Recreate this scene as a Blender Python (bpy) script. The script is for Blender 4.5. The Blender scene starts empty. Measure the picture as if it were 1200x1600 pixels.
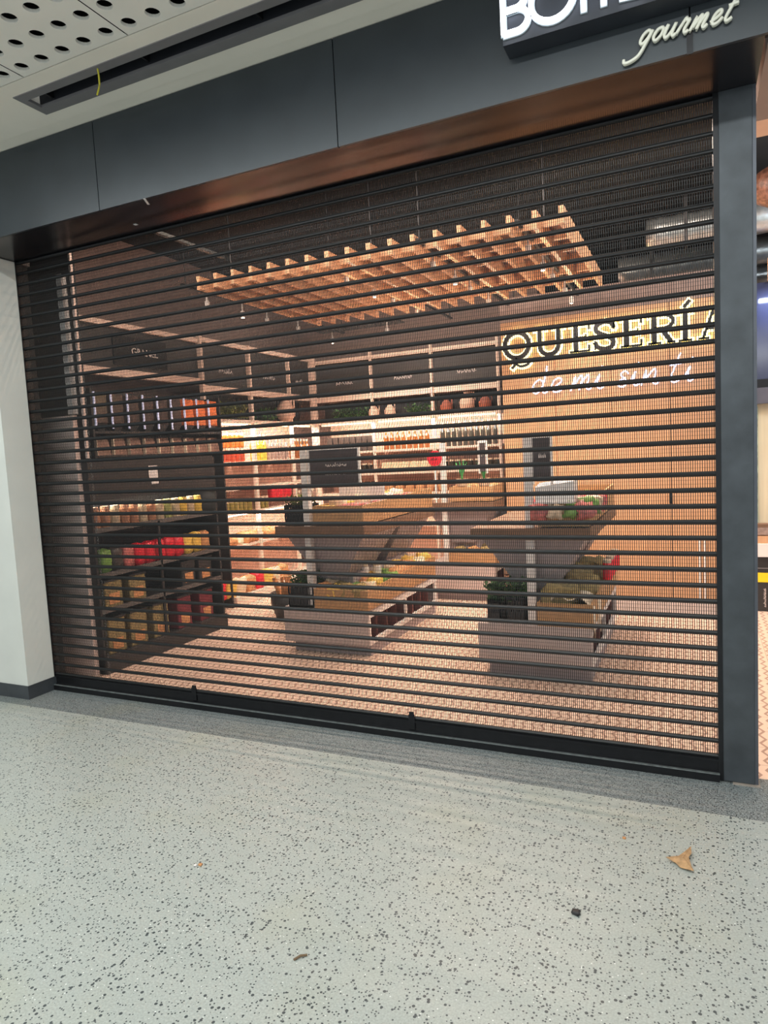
import bpy, bmesh, math, random
from mathutils import Vector, Matrix, noise
random.seed(7)
S = bpy.context.scene
COL = S.collection
PI = math.pi

# ------------------------------------------------------------------ camera
F_PX = 1060.08
yaw, pit, rol = 0.431272, 0.0876127, -0.0518865
cyw, syw, cp, sp = math.cos(yaw), math.sin(yaw), math.cos(pit), math.sin(pit)
Fv = Vector((-syw*cp, cyw*cp, -sp)); Rv = Vector((cyw, syw, 0)); Uv = Rv.cross(Fv)
c_, s_ = math.cos(rol), math.sin(rol)
R2 = c_*Rv + s_*Uv; U2 = -s_*Rv + c_*Uv
cam = bpy.data.cameras.new('camera'); co = bpy.data.objects.new('camera', cam); COL.objects.link(co)
cam.sensor_fit = 'HORIZONTAL'; cam.sensor_width = 36; cam.lens = F_PX*36/1200
cam.clip_start = 0.05; cam.clip_end = 100
M = Matrix((R2, U2, -Fv)).transposed().to_4x4(); M.translation = Vector((4.093, -3.1769, 1.5)); co.matrix_world = M
S.camera = co

# ------------------------------------------------------------------ world, exposure, large lights
w = bpy.data.worlds.new('world'); S.world = w; w.use_nodes = True
w.node_tree.nodes['Background'].inputs[0].default_value = (.88, .95, 1.0, 1)
w.node_tree.nodes['Background'].inputs[1].default_value = 0.62
S.view_settings.view_transform = 'Standard'; S.view_settings.look = 'None'
S.view_settings.exposure = 0.5; S.view_settings.gamma = 1.0
try: S.view_settings.use_curve_mapping = False
except Exception: pass

def area(name, loc, rot, sx, sy, power, color):
    l = bpy.data.lights.new(name, 'AREA'); l.shape = 'RECTANGLE'; l.size = sx; l.size_y = sy
    l.energy = power; l.color = color
    o = bpy.data.objects.new(name, l); o.location = loc; o.rotation_euler = rot; COL.objects.link(o); return o
def point(name, loc, power, color, r=.03):
    l = bpy.data.lights.new(name, 'POINT'); l.energy = power; l.color = color; l.shadow_soft_size = r
    o = bpy.data.objects.new(name, l); o.location = loc; COL.objects.link(o); return o
def spot(name, loc, rot, power, color, ang=2.2, blend=.6, r=.04):
    l = bpy.data.lights.new(name, 'SPOT'); l.energy = power; l.color = color; l.shadow_soft_size = r
    l.spot_size = ang; l.spot_blend = blend
    o = bpy.data.objects.new(name, l); o.location = loc; o.rotation_euler = rot; COL.objects.link(o); return o

COOL = (.96, 1.0, .985); WARM = (1, .78, .63)
area('mall_ceiling_lamp', (2.2, -1.62, 3.28), (0, 0, 0), 5.0, .16, 60, COOL)
area('mall_ceiling_lamp', (3.2, -3.7, 3.28), (0, 0, 0), 6.0, 1.2, 46, COOL)
area('mall_ceiling_lamp', (2.6, -7.0, 3.25), (.35, 0, 0), 7.0, 1.0, 150, COOL)  # unseen far lamp, added for frontal light on fascia and shop fronts
area('shop_ceiling_lamp', (2.1, .42, 3.3), (.80, 0, 0), 3.8, .12, 55, WARM)
area('shop_ceiling_lamp', (3.9, 1.8, 3.3), (.2, 0, 0), .6, 1.6, 18, WARM)
area('shop_ceiling_lamp', (1.4, 3.45, 3.3), (.2, 0, 0), 2.6, .3, 34, WARM)
area('neighbour_ceiling_lamp', (5.6, 2.4, 3.1), (0, 0, 0), 1.2, 2.2, 34, (1, .86, .72))

# ------------------------------------------------------------------ materials
def lin(c):
    return tuple(((v/255)/12.92 if v/255 <= .04045 else ((v/255+.055)/1.055)**2.4) for v in c)
MC = {}
def mat(name, rgb, rough=.6, metal=0, var=.12, scale=8, bump=0, emit=0, spec=.5, stretch=None, trans=0, coords='Object'):
    if name in MC: return MC[name]
    m = bpy.data.materials.new(name); m.use_nodes = True; nt = m.node_tree; N = nt.nodes; L = nt.links
    b = N['Principled BSDF']; b.inputs['Roughness'].default_value = rough; b.inputs['Metallic'].default_value = metal
    b.inputs['Specular IOR Level'].default_value = spec
    if trans: b.inputs['Transmission Weight'].default_value = trans
    c = lin(rgb)
    tc = N.new('ShaderNodeTexCoord'); mp = N.new('ShaderNodeMapping')
    if stretch: mp.inputs['Scale'].default_value = stretch
    L.new(tc.outputs[coords], mp.inputs['Vector'])
    no = N.new('ShaderNodeTexNoise'); no.inputs['Scale'].default_value = scale; no.inputs['Detail'].default_value = 4
    L.new(mp.outputs[0], no.inputs['Vector'])
    cr = N.new('ShaderNodeValToRGB'); cr.color_ramp.elements[0].position = .3; cr.color_ramp.elements[1].position = .7
    cr.color_ramp.elements[0].color = tuple(v*(1-var) for v in c)+(1,)
    cr.color_ramp.elements[1].color = tuple(min(1, v*(1+var)) for v in c)+(1,)
    L.new(no.outputs['Fac'], cr.inputs[0]); L.new(cr.outputs[0], b.inputs['Base Color'])
    if bump:
        bp = N.new('ShaderNodeBump'); bp.inputs['Strength'].default_value = bump; bp.inputs['Distance'].default_value = .01
        L.new(no.outputs['Fac'], bp.inputs['Height']); L.new(bp.outputs[0], b.inputs['Normal'])
    if emit:
        b.inputs['Emission Color'].default_value = c+(1,); b.inputs['Emission Strength'].default_value = emit
    MC[name] = m; return m

def terrazzo(name, base, chip, light, size, thr, rough, fine=0.0):
    m = bpy.data.materials.new(name); m.use_nodes = True; nt = m.node_tree; N = nt.nodes; L = nt.links
    b = N['Principled BSDF']; b.inputs['Roughness'].default_value = rough
    tc = N.new('ShaderNodeTexCoord')
    def vor(sc):
        v = N.new('ShaderNodeTexVoronoi'); v.inputs['Scale'].default_value = sc; L.new(tc.outputs['Object'], v.inputs['Vector']); return v
    def ramp(src, p0, p1, c0, c1):
        r = N.new('ShaderNodeValToRGB'); r.color_ramp.elements[0].position = p0; r.color_ramp.elements[1].position = p1
        r.color_ramp.elements[0].color = c0; r.color_ramp.elements[1].color = c1; L.new(src, r.inputs[0]); return r
    def mix(f, a, bb):
        x = N.new('ShaderNodeMix'); x.data_type = 'RGBA'; L.new(f, x.inputs['Factor'])
        for s, v in (('A', a), ('B', bb)):
            sock = [i for i in x.inputs if i.name == s and i.type == 'RGBA'][0]
            if isinstance(v, tuple): sock.default_value = v
            else: L.new(v, sock)
        return [o for o in x.outputs if o.type == 'RGBA'][0]
    n = N.new('ShaderNodeTexNoise'); n.inputs['Scale'].default_value = 160; n.inputs['Detail'].default_value = 3; L.new(tc.outputs['Object'], n.inputs['Vector'])
    B = lin(base)
    cur = ramp(n.outputs['Fac'], .35, .65, tuple(v*(.86-fine) for v in B)+(1,), tuple(min(1, v*(1.08+fine*.6)) for v in B)+(1,)).outputs[0]
    # stains
    n2 = N.new('ShaderNodeTexNoise'); n2.inputs['Scale'].default_value = 1.7; n2.inputs['Detail'].default_value = 2; L.new(tc.outputs['Object'], n2.inputs['Vector'])
    st = ramp(n2.outputs['Fac'], .55, .75, (0, 0, 0, 1), (.35, .35, .35, 1))
    cur = mix(st.outputs[0], cur, lin((int(base[0]*1.0), int(base[1]*.97), int(base[2]*.86)))+(1,))
    for sc, t, colr, sel in ((size, thr, chip, .66), (size*1.8, thr*1.0, chip, .60), (size*1.3, thr*.55, light, .86)):
        v = vor(sc)
        dist = N.new('ShaderNodeMath'); dist.operation = 'LESS_THAN'; dist.inputs[1].default_value = t; L.new(v.outputs['Distance'], dist.inputs[0])
        sep = N.new('ShaderNodeSeparateColor'); L.new(v.outputs['Color'], sep.inputs[0])
        pick = N.new('ShaderNodeMath'); pick.operation = 'GREATER_THAN'; pick.inputs[1].default_value = sel; L.new(sep.outputs[0], pick.inputs[0])
        mu = N.new('ShaderNodeMath'); mu.operation = 'MULTIPLY'; L.new(dist.outputs[0], mu.inputs[0]); L.new(pick.outputs[0], mu.inputs[1])
        cur = mix(mu.outputs[0], cur, lin(colr)+(1,))
    L.new(cur, b.inputs['Base Color']); return m

def zigzag(name, base, line):
    m = bpy.data.materials.new(name); m.use_nodes = True; nt = m.node_tree; N = nt.nodes; L = nt.links
    b = N['Principled BSDF']; b.inputs['Roughness'].default_value = .45
    tc = N.new('ShaderNodeTexCoord'); sx = N.new('ShaderNodeSeparateXYZ'); L.new(tc.outputs['Object'], sx.inputs[0])
    def mt(op, a, v=None, c=None):
        x = N.new('ShaderNodeMath'); x.operation = op
        for i, q in enumerate((a, v, c)):
            if q is None: continue
            if isinstance(q, (int, float)): x.inputs[i].default_value = q
            else: L.new(q, x.inputs[i])
        return x.outputs[0]
    tri = mt('PINGPONG', mt('ADD', sx.outputs['Y'], 50.0), .05)
    xx = mt('ADD', mt('ADD', sx.outputs['X'], 50.0), mt('MULTIPLY', tri, .55))
    fr = mt('FRACT', mt('MULTIPLY', xx, 1/.052))
    ln = mt('LESS_THAN', fr, .27)
    gx = mt('LESS_THAN', mt('FRACT', mt('MULTIPLY', mt('ADD', sx.outputs['X'], 50.08), 1/.2)), .015)
    gy = mt('LESS_THAN', mt('FRACT', mt('MULTIPLY', mt('ADD', sx.outputs['Y'], 50.0), 1/.2)), .015)
    f = mt('MULTIPLY', mt('MAXIMUM', ln, mt('MAXIMUM', gx, gy)), .75)
    mx = N.new('ShaderNodeMix'); mx.data_type = 'RGBA'; L.new(f, mx.inputs['Factor'])
    A, Bk = [i for i in mx.inputs if i.type == 'RGBA'][:2]
    A.default_value = lin(base)+(1,); Bk.default_value = lin(line)+(1,)
    L.new([o for o in mx.outputs if o.type == 'RGBA'][0], b.inputs['Base Color']); return m

m_terr = terrazzo('terrazzo', (170, 176, 171), (74, 80, 82), (222, 226, 222), 62, .30, .33)
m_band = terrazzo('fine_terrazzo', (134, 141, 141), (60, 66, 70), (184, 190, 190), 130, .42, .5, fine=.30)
m_zig = zigzag('zigzag_tile', (214, 190, 172), (128, 92, 78))
m_plast = mat('ceiling_plaster', (240, 234, 222), .8, var=.03, scale=3)
m_perf = mat('perforated_plaster', (238, 236, 228), .75, var=.02, scale=5)
m_fasc = mat('charcoal_fascia', (50, 56, 61), .36, metal=.25, var=.10, scale=5)
m_soff = mat('dark_soffit', (34, 32, 36), .22, metal=.3, var=.1, scale=3)
m_post = mat('charcoal_post', (70, 75, 80), .45, metal=.4, var=.22, scale=9)
m_black = mat('black_metal', (30, 31, 34), .38, metal=.5, var=.15, scale=20)
m_slat = mat('slat_metal', (24, 26, 28), .45, metal=.2, var=.1, scale=30)
m_blk2 = mat('black_void', (14, 14, 16), .8, var=.1)
m_wallw = mat('white_pillar', (208, 210, 204), .7, var=.04, scale=4)
m_wallc = mat('cream_wall', (216, 212, 190), .7, var=.03, scale=4)
m_base = mat('grey_skirting', (58, 62, 66), .5, var=.15, scale=12)
m_mauve = mat('mauve_wall', (138, 118, 110), .8, var=.12, scale=20)
m_shelf = mat('pale_shelf', (232, 206, 190), .5, var=.05, scale=6)
m_shback = mat('pale_shelf_back', (222, 188, 168), .55, var=.06, scale=6, stretch=(8, 8, .5))
m_head = mat('dark_header', (58, 56, 56), .6, var=.1)
m_wood = mat('oak_panel', (196, 152, 114), .5, var=.10, scale=7, stretch=(6, 6, .4))
m_latt = mat('lattice_wood', (206, 158, 120), .55, var=.12, scale=9, stretch=(1, 1, 5))
m_crate = mat('crate_wood', (178, 138, 96), .6, var=.18, scale=10, stretch=(1, 4, 8))
m_crated = mat('dark_crate_wood', (120, 92, 72), .6, var=.18, scale=10)
m_mahog = mat('mahogany', (110, 62, 58), .5, var=.25, scale=12)
m_plinth = mat('grey_plinth', (184, 170, 166), .55, var=.05, scale=5)
m_hop = mat('grey_hopper', (160, 150, 152), .55, var=.05, scale=5)
m_white = mat('white_paint', (226, 220, 216), .45, var=.03)
m_gond = mat('dark_gondola', (44, 43, 44), .5, var=.12, scale=12)
m_beige = mat('beige_end_panel', (236, 214, 204), .6, var=.05, scale=8)
m_foil = mat('silver_duct_foil', (190, 198, 200), .3, metal=.8, var=.2, scale=14, bump=.6)
m_ltwhite = mat('sign_white_light', (240, 244, 255), .4, emit=2.2, var=0)
m_neon = mat('neon_white', (222, 222, 255), .4, emit=2.4, var=0)
m_halo = mat('halo_cream_light', (255, 240, 180), .4, emit=3.2, var=0)
m_side = mat('cream_letter', (226, 226, 212), .45, var=.02)
m_lens = mat('lamp_lens', (255, 232, 205), .4, emit=14, var=0)
m_led = mat('led_tube', (255, 214, 170), .4, emit=1.5, var=0)
m_chalk = mat('chalk_white', (225, 215, 210), .8, var=.05)
m_green = mat('herb_green', (58, 96, 44), .7, var=.4, scale=40)
m_moss = mat('moss_green', (112, 118, 56), .8, var=.4, scale=40)
m_plant = mat('aloe_green', (52, 140, 72), .5, var=.25, scale=20)

# ------------------------------------------------------------------ mesh helpers
class MB:
    def __init__(s): s.v = []; s.f = []; s.m = []; s.cur = 0
    def box(s, x0, x1, y0, y1, z0, z1):
        b = len(s.v)
        s.v += [(x0, y0, z0), (x1, y0, z0), (x1, y1, z0), (x0, y1, z0), (x0, y0, z1), (x1, y0, z1), (x1, y1, z1), (x0, y1, z1)]
        for q in ((0, 3, 2, 1), (4, 5, 6, 7), (0, 1, 5, 4), (1, 2, 6, 5), (2, 3, 7, 6), (3, 0, 4, 7)):
            s.f.append(tuple(b+i for i in q)); s.m.append(s.cur)
        return s
    def hexa(s, pts):   # 8 points: bottom 4 (ccw), top 4
        b = len(s.v); s.v += [tuple(p) for p in pts]
        for q in ((0, 3, 2, 1), (4, 5, 6, 7), (0, 1, 5, 4), (1, 2, 6, 5), (2, 3, 7, 6), (3, 0, 4, 7)):
            s.f.append(tuple(b+i for i in q)); s.m.append(s.cur)
        return s
    def face(s, pts):
        b = len(s.v); s.v += [tuple(p) for p in pts]; s.f.append(tuple(range(b, b+len(pts)))); s.m.append(s.cur); return s
    def lathe(s, prof, n=12, c=(0, 0, 0), axis='z'):
        b = len(s.v)
        for r, z in prof:
            for k in range(n):
                a = 2*PI*k/n; p = (r*math.cos(a), r*math.sin(a), z)
                if axis == 'x': p = (p[2], p[0], p[1])
                if axis == 'y': p = (p[0], p[2], p[1])
                s.v.append((c[0]+p[0], c[1]+p[1], c[2]+p[2]))
        for i in range(len(prof)-1):
            for k in range(n):
                k2 = (k+1) % n; s.f.append((b+i*n+k, b+i*n+k2, b+(i+1)*n+k2, b+(i+1)*n+k)); s.m.append(s.cur)
        s.f.append(tuple(b+k for k in reversed(range(n)))); s.m.append(s.cur)
        e = b+(len(prof)-1)*n; s.f.append(tuple(e+k for k in range(n))); s.m.append(s.cur)
        return s
    def tube(s, pts, r, n=8):
        pts = [Vector(p) for p in pts]; b = len(s.v)
        for i, p in enumerate(pts):
            t = (pts[min(i+1, len(pts)-1)]-pts[max(i-1, 0)]).normalized()
            up = Vector((0, 1, 0)) if abs(t.y) < .9 else Vector((1, 0, 0))
            a = t.cross(up).normalized(); c = t.cross(a)
            rr = r[i] if isinstance(r, (list, tuple)) else r
            for k in range(n):
                q = p+rr*(math.cos(2*PI*k/n)*a+math.sin(2*PI*k/n)*c); s.v.append(tuple(q))
        for i in range(len(pts)-1):
            for k in range(n):
                k2 = (k+1) % n; s.f.append((b+i*n+k, b+i*n+k2, b+(i+1)*n+k2, b+(i+1)*n+k)); s.m.append(s.cur)
        s.f.append(tuple(b+k for k in range(n))); s.m.append(s.cur)
        e = b+(len(pts)-1)*n; s.f.append(tuple(e+k for k in reversed(range(n)))); s.m.append(s.cur)
        return s
    def ribbon(s, pts, wd, y0, y1, ox=0, oz=0, sc=1, closed=False, sh=0, grow=0):
        """a flat stroke in the xz plane, extruded from y0 (front) to y1 (back)"""
        P = [Vector((ox+(p[0]+sh*p[1])*sc, oz+p[1]*sc)) for p in pts]; n = len(P); L_, R_ = [], []
        for i in range(n):
            if closed: a, c = P[(i-1) % n], P[(i+1) % n]
            else: a, c = P[max(i-1, 0)], P[min(i+1, n-1)]
            t = (c-a).normalized(); nn = Vector((-t.y, t.x)); h = wd*sc/2+grow
            q = P[i].copy()
            if grow and not closed:
                if i == 0: q -= t*grow
                if i == n-1: q += t*grow
            L_.append(q+nn*h); R_.append(q-nn*h)
        m = n if closed else n-1
        for i in range(m):
            j = (i+1) % n
            s.hexa([(R_[i].x, y0, R_[i].y), (R_[j].x, y0, R_[j].y), (R_[j].x, y1, R_[j].y), (R_[i].x, y1, R_[i].y),
                    (L_[i].x, y0, L_[i].y), (L_[j].x, y0, L_[j].y), (L_[j].x, y1, L_[j].y), (L_[i].x, y1, L_[i].y)])
        return s
    def mesh(s, name, mats):
        me = bpy.data.meshes.new(name); me.from_pydata(s.v, [], s.f)
        for m in (mats if isinstance(mats, (list, tuple)) else [mats]): me.materials.append(m)
        me.polygons.foreach_set('material_index', s.m); me.update(); return me

def link(name, me, parent=None, loc=(0, 0, 0), rot=(0, 0, 0)):
    o = bpy.data.objects.new(name, me); COL.objects.link(o); o.location = loc; o.rotation_euler = rot
    if parent: o.parent = parent
    return o
def build(mb, name, mats, parent=None, loc=(0, 0, 0), rot=(0, 0, 0), smooth=False, bevel=0, fix=True):
    me = mb.mesh(name, mats)
    if fix:
        bm = bmesh.new(); bm.from_mesh(me); bmesh.ops.recalc_face_normals(bm, faces=bm.faces)
        if bevel: bmesh.ops.bevel(bm, geom=list(bm.edges), offset=bevel, segments=1, affect='EDGES')
        bm.to_mesh(me); bm.free()
    if smooth: me.shade_smooth()
    return link(name, me, parent, loc, rot)
def tag(o, label=None, cat=None, group=None, kind=None):
    if label: o['label'] = label
    if cat: o['category'] = cat
    if group: o['group'] = group
    if kind: o['kind'] = kind
    return o
def empty(name, label, cat, loc=(0, 0, 0), rz=0, group=None):
    o = bpy.data.objects.new(name, None); COL.objects.link(o); o.location = loc; o.rotation_euler = (0, 0, rz)
    o.empty_display_size = .1
    return tag(o, label, cat, group)
def struct(mb, name, mats, label, cat, fix=True, parent=None):
    o = build(mb, name, mats, parent, fix=fix)
    return tag(o, label, cat, kind='structure')
def spline(pts, n=6, closed=False):
    out = []; N = len(pts)
    rng = range(N if closed else N-1)
    g = (lambda i: pts[i % N]) if closed else (lambda i: pts[max(0, min(N-1, i))])
    for i in rng:
        p0, p1, p2, p3 = g(i-1), g(i), g(i+1), g(i+2)
        for k in range(n):
            t = k/n
            out.append(tuple(.5*((2*p1[j])+(-p0[j]+p2[j])*t+(2*p0[j]-5*p1[j]+4*p2[j]-p3[j])*t*t+(-p0[j]+3*p1[j]-3*p2[j]+p3[j])*t**3) for j in range(len(p1))))
    if not closed: out.append(tuple(pts[-1]))
    return out
def text_mesh(txt, size, depth, name):
    cu = bpy.data.curves.new(name, 'FONT'); cu.body = txt; cu.size = size; cu.extrude = depth/2; cu.resolution_u = 4
    o = bpy.data.objects.new(name, cu); COL.objects.link(o)
    dg = bpy.context.evaluated_depsgraph_get(); me = bpy.data.meshes.new_from_object(o.evaluated_get(dg))
    bpy.data.objects.remove(o); return me

# ================================================================== SETTING
struct(MB().box(-7, 9, -9, -.31, -.1, 0), 'floor', m_terr, 'pale grey terrazzo floor with dark chips in front of the shutter', 'floor')
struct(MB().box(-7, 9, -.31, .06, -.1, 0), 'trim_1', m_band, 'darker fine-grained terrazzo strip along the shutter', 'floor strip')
struct(MB().box(-1.2, 9, .06, 8, -.1, 0), 'floor', m_zig, 'peach zigzag-patterned tile floor inside the shop', 'floor')
struct(MB().box(2.37, 4.45, 3.0, 3.5, 0.0, .003), 'trim_2', mat('grey_floor_strip', (150, 140, 136), .5, var=.1), 'grey floor strip at the foot of the wood wall', 'floor strip')

# mall ceiling: plaster with a linear air slot, then perforated tiles
Z = 3.31
cl = MB()
cl.box(-7, 9, -.46, -.32, Z+.004, Z+.12); cl.box(-7, 9, -.545, -.46, Z, Z+.12)
cl.box(-7, 1.10, -.735, -.545, Z, Z+.12); cl.box(-7, 9, -.821, -.735, Z, Z+.12)
cl.box(-7, 9, -9, -2.3, Z, Z+.12)
struct(cl, 'ceiling', m_plast, 'off-white plaster ceiling of the mall', 'ceiling')
pc = MB(); cw, ch, rad = .128, .1257, .0315
for ip in range(-7, 9):
    for jp in range(3):
        for ic in range(5):
            for jc in range(4):
                k = ip*5+ic; x = 1.36+.128*k+.000; y = -.885-.1257*(jp*4+jc)
                xa, xb = x-cw/2, x+cw/2; ya, yb = y-ch/2, y+ch/2
                if ic == 0: xa += .003
                if ic == 4: xb -= .003
                if jc == 0: yb -= .003
                if jc == 3: ya += .003
                b = len(pc.v); n = 16
                for z in (Z+.0, ):
                    for q in range(n):
                        a = 2*PI*q/n; pc.v.append((x+rad*math.cos(a), y+rad*math.sin(a), z))
                    for q in range(n):
                        a = 2*PI*q/n; ca, sa = math.cos(a), math.sin(a); mxx = max(abs(ca), abs(sa))
                        ux, uy = ca/mxx, sa/mxx
                        pc.v.append(((xb if ux > 0 else xa) if abs(abs(ux)-1) < 1e-6 else x+ux*cw/2, (yb if uy > 0 else ya) if abs(abs(uy)-1) < 1e-6 else y+uy*ch/2, z))
                for q in range(n):
                    a = 2*PI*q/n; pc.v.append((x+rad*math.cos(a), y+rad*math.sin(a), Z+.014))
                for q in range(n):
                    r = (q+1) % n
                    pc.f.append((b+q, b+r, b+n+r, b+n+q)); pc.m.append(0)
                    pc.f.append((b+q, b+2*n+q, b+2*n+r, b+r)); pc.m.append(0)
struct(pc, 'ceiling', m_perf, 'white ceiling tiles perforated with round holes', 'ceiling', fix=False)
struct(MB().box(-7, 9, -2.3, -.824, Z+.25, Z+.27).box(-7, 9, -.83, -.824, Z+.016, Z+.25).box(-7, 9, -2.31, -2.30, Z, Z+.27), 'ceiling', m_blk2, 'dark void above the perforated tiles', 'ceiling')

# linear diffuser in the plaster
lv = empty('air_diffuser', 'long dark slot air diffuser with grey frame in the mall ceiling', 'air vent', (1.1, -.64, Z))
m_frame = mat('grey_vent_frame', (122, 120, 122), .5, var=.06)
fr = MB().box(0, 7, -.095, -.045, -.004, .01).box(0, 7, .035, .095, -.004, .01).box(0, .04, -.045, .035, -.004, .01)
build(fr, 'frame', m_frame, lv)
build(MB().box(.03, 7, -.05, -.046, .011, .1).box(.03, 7, .036, .04, .011, .1).box(0.03, 7, -.05, .04, .1, .11), 'duct', mat('vent_dark', (34, 36, 44), .6, var=.1), lv)
vb = MB()
for k in range(10): vb.box(.12+k*.62, .13+k*.62, -.045, .035, .02, .1)
vb.box(.03, 7, -.012, -.006, .03, .06)
build(vb, 'vane', m_black, lv)
tp = MB(); tp.tube([(1.644, -.719, Z), (1.62, -.69, 3.295), (1.60, -.67, 3.27), (1.565, -.64, 3.275), (1.53, -.62, 3.262)], .004, 6)
tag(build(tp, 'cable_tie', mat('yellow_plastic', (206, 196, 60), .5)), 'yellow plastic strip dangling from the ceiling air slot', 'cable tie')

# fascia panels
xs = [-2.0, -.20, 1.238, 2.675, 4.095, 5.53, 7]
fp = MB()
for a, b in zip(xs[:-1], xs[1:]): fp.box(a+.0025, b-.0025, -.38, -.365, 2.856, Z)
struct(fp, 'wall_front', m_fasc, 'charcoal metal fascia panels above the shutter', 'shopfront fascia')
struct(MB().box(-2, 7, -.362, -.34, 2.858, Z), 'trim_3', m_blk2, 'black backing seen in the joints of the fascia', 'fascia backing')
struct(MB().box(.09, 4.33, -.364, .0, 2.856, 2.872).box(.09, 4.33, 0.0, .03, 2.86, 3.6), 'trim_4', m_soff, 'glossy dark soffit under the fascia', 'soffit')
struct(MB().box(-2, .088, -.364, -.21, 2.85, 2.87).box(-2, .088, -.21, .1, 2.85, 3.4), 'trim_5', mat('lit_grey_soffit', (112, 108, 106), .5, var=.05), 'soffit above the white pillar, coloured grey for the light on it', 'soffit')  # light on this end of the dark soffit is put into the grey
struct(MB().box(-4, .092, -.22, .0, .09, 2.852), 'wall_left', m_wallw, 'white painted pillar left of the shutter', 'wall')
struct(MB().box(-4, .098, -.226, .02, 0, .09), 'baseboard_left', m_base, 'dark grey skirting under the white pillar', 'skirting')
# right post
ps = empty('shutter_post', 'charcoal steel post framing the right side of the shutter', 'post', (4.25, 0.02, 0))
build(MB().box(-.055, .065, -.04, .06, 0.006, 2.857), 'post_body', m_post, ps, bevel=.002)
build(MB().box(-.075, -.055, -.036, .05, 0.002, 2.857), 'guide_channel', m_black, ps)
build(MB().box(.065, .078, -.036, .06, 0.004, 2.857), 'edge_strip', mat('post_edge', (84, 88, 96), .4, metal=.4), ps)
build(MB().box(-.02, .085, -.052, .03, 0, .005), 'foot_plate', mat('worn_plate', (150, 140, 130), .5), ps)

# shop shell
struct(MB().box(-1.2, 2.45, 4.95, 5.05, 0, 3.6), 'wall_back', m_mauve, 'mauve brown back wall of the shop', 'wall')
struct(MB().box(-.86, -.78, .06, 5.0, 0, 3.6), 'wall_left', m_mauve, 'mauve brown side wall of the shop', 'wall')
struct(MB().box(-.78, .06, .06, .10, 0, 3.6), 'wall_front', m_blk2, 'black return wall behind the left shutter guide', 'wall')
struct(MB().box(-.78, .20, .345, .365, 1.871, 3.6).box(-.78, -.192, .345, .365, 0, 1.871), 'wall_front', m_blk2, 'black board wall beside the beige end panel', 'wall')
struct(MB().box(-1.2, 9, .06, 8, 3.6, 3.7), 'ceiling', mat('black_ceiling', (17, 18, 19), .8, var=.2), 'black open ceiling of the shop', 'ceiling')
wp = MB()
for a, b in ((2.37, 2.885), (2.889, 3.397), (3.401, 3.899), (3.903, 4.45)): wp.box(a, b, 3.52, 3.56, 0, 2.70)
struct(wp, 'wall_partition', m_wood, 'oak panelled wall carrying the cheese shop sign', 'wall')
struct(MB().box(2.37, 4.45, 3.51, 3.60, 2.70, 2.93), 'trim_9', m_mauve, 'mauve bulkhead over the oak wall', 'bulkhead')
struct(MB().box(2.37, 4.45, 3.565, 3.62, 0, 2.7), 'wall_partition', m_blk2, 'dark backing behind the oak panels', 'wall')
struct(MB().box(4.122, 4.134, 3.505, 3.52, 0, .58).box(4.165, 4.18, 3.505, 3.52, 0, .58), 'trim_6', m_white, 'two thin white strips low on the oak wall', 'trim')
struct(MB().box(-.78, 9, 7.9, 8, 0, 3.6), 'wall_back', m_blk2, 'far dark wall beyond the neighbouring stall', 'wall')
tag(build(MB().box(3.883, 3.907, 3.49, 3.52, .90, 1.0), 'door_handle', m_black, bevel=.004), 'small black pull handle on the oak wall', 'handle')

# ================================================================== ROLLER SHUTTER
sh = empty('roller_shutter', 'black perforated metal roller shutter closed across the shopfront', 'roller shutter', (2.12, 0, 0))
X0, X1 = .075, 4.18; ox = -2.12
PIT = .0685; z0 = .098; NS = 41
cm = MB(); V, Fc = cm.v, cm.f
def addbox(x0, x1, y0, y1, a, b): cm.box(x0, x1, y0, y1, a, b)
pitch = .0092; barw = .0029
nb = int((X1-X0)/pitch)
prof = [(0.0, .0), (-.0045, .35), (-.0045, .7), (0.0, 1.0)]    # bulge towards the mall
for s in range(NS):
    zb = z0+s*PIT
    # rolled hinge rib between the slats
    rib = [(-.004, 0), (-.010, .004), (-.011, .010), (-.006, .0165), (.002, .0175), (.006, .010), (.004, .002)]
    b = len(V)
    for x in (X0+ox, X1+ox):
        for (y, z) in rib: V.append((x, y, zb+z))
    n = len(rib)
    for k in range(n):
        k2 = (k+1) % n; Fc.append((b+k, b+n+k, b+n+k2, b+k2)); cm.m.append(0)
    za, zt = zb+.017, zb+PIT+.001
    # plain strip above the rib and vertical bars between the slots
    addbox(X0+ox, X1+ox, -.0015, 0.0, za-.001, za+.002)
    addbox(X0+ox, X1+ox, -.0015, 0.0, zt-.004, zt)
    for i in range(nb+1):
        xx = X0+ox+i*pitch
        b = len(V)
        for (dy, t) in prof:
            z = za+(zt-za)*t
            V += [(xx, dy-.0012, z), (xx+barw, dy-.0012, z), (xx+barw, dy, z), (xx, dy, z)]
        for q in range(3):
            c = b+q*4
            Fc += [(c, c+1, c+5, c+4), (c+1, c+2, c+6, c+5), (c+2, c+3, c+7, c+6), (c+3, c, c+4, c+7)]
            cm.m += [0]*4
    # thin cross wires closing the slots into rows of holes
    for t in (.33, .66):
        z = za+(zt-za)*t
        addbox(X0+ox, X1+ox, -.0055, -.0047, z, z+.0012)
build(cm, 'slat_curtain', m_slat, sh, fix=False)
bb = MB()
bb.hexa([(X0+ox, -.034, 0.002), (X1+ox, -.034, 0.002), (X1+ox, .02, 0.002), (X0+ox, .02, 0.002), (X0+ox, -.034, .032), (X1+ox, -.034, .032), (X1+ox, -.008, .045), (X0+ox, -.008, .045)])
bb.box(X0+ox, X1+ox, -.008, .012, .04, .098); bb.box(X0+ox, X1+ox, -.014, -.008, .085, .095)
build(bb, 'bottom_bar', m_black, sh)
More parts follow.
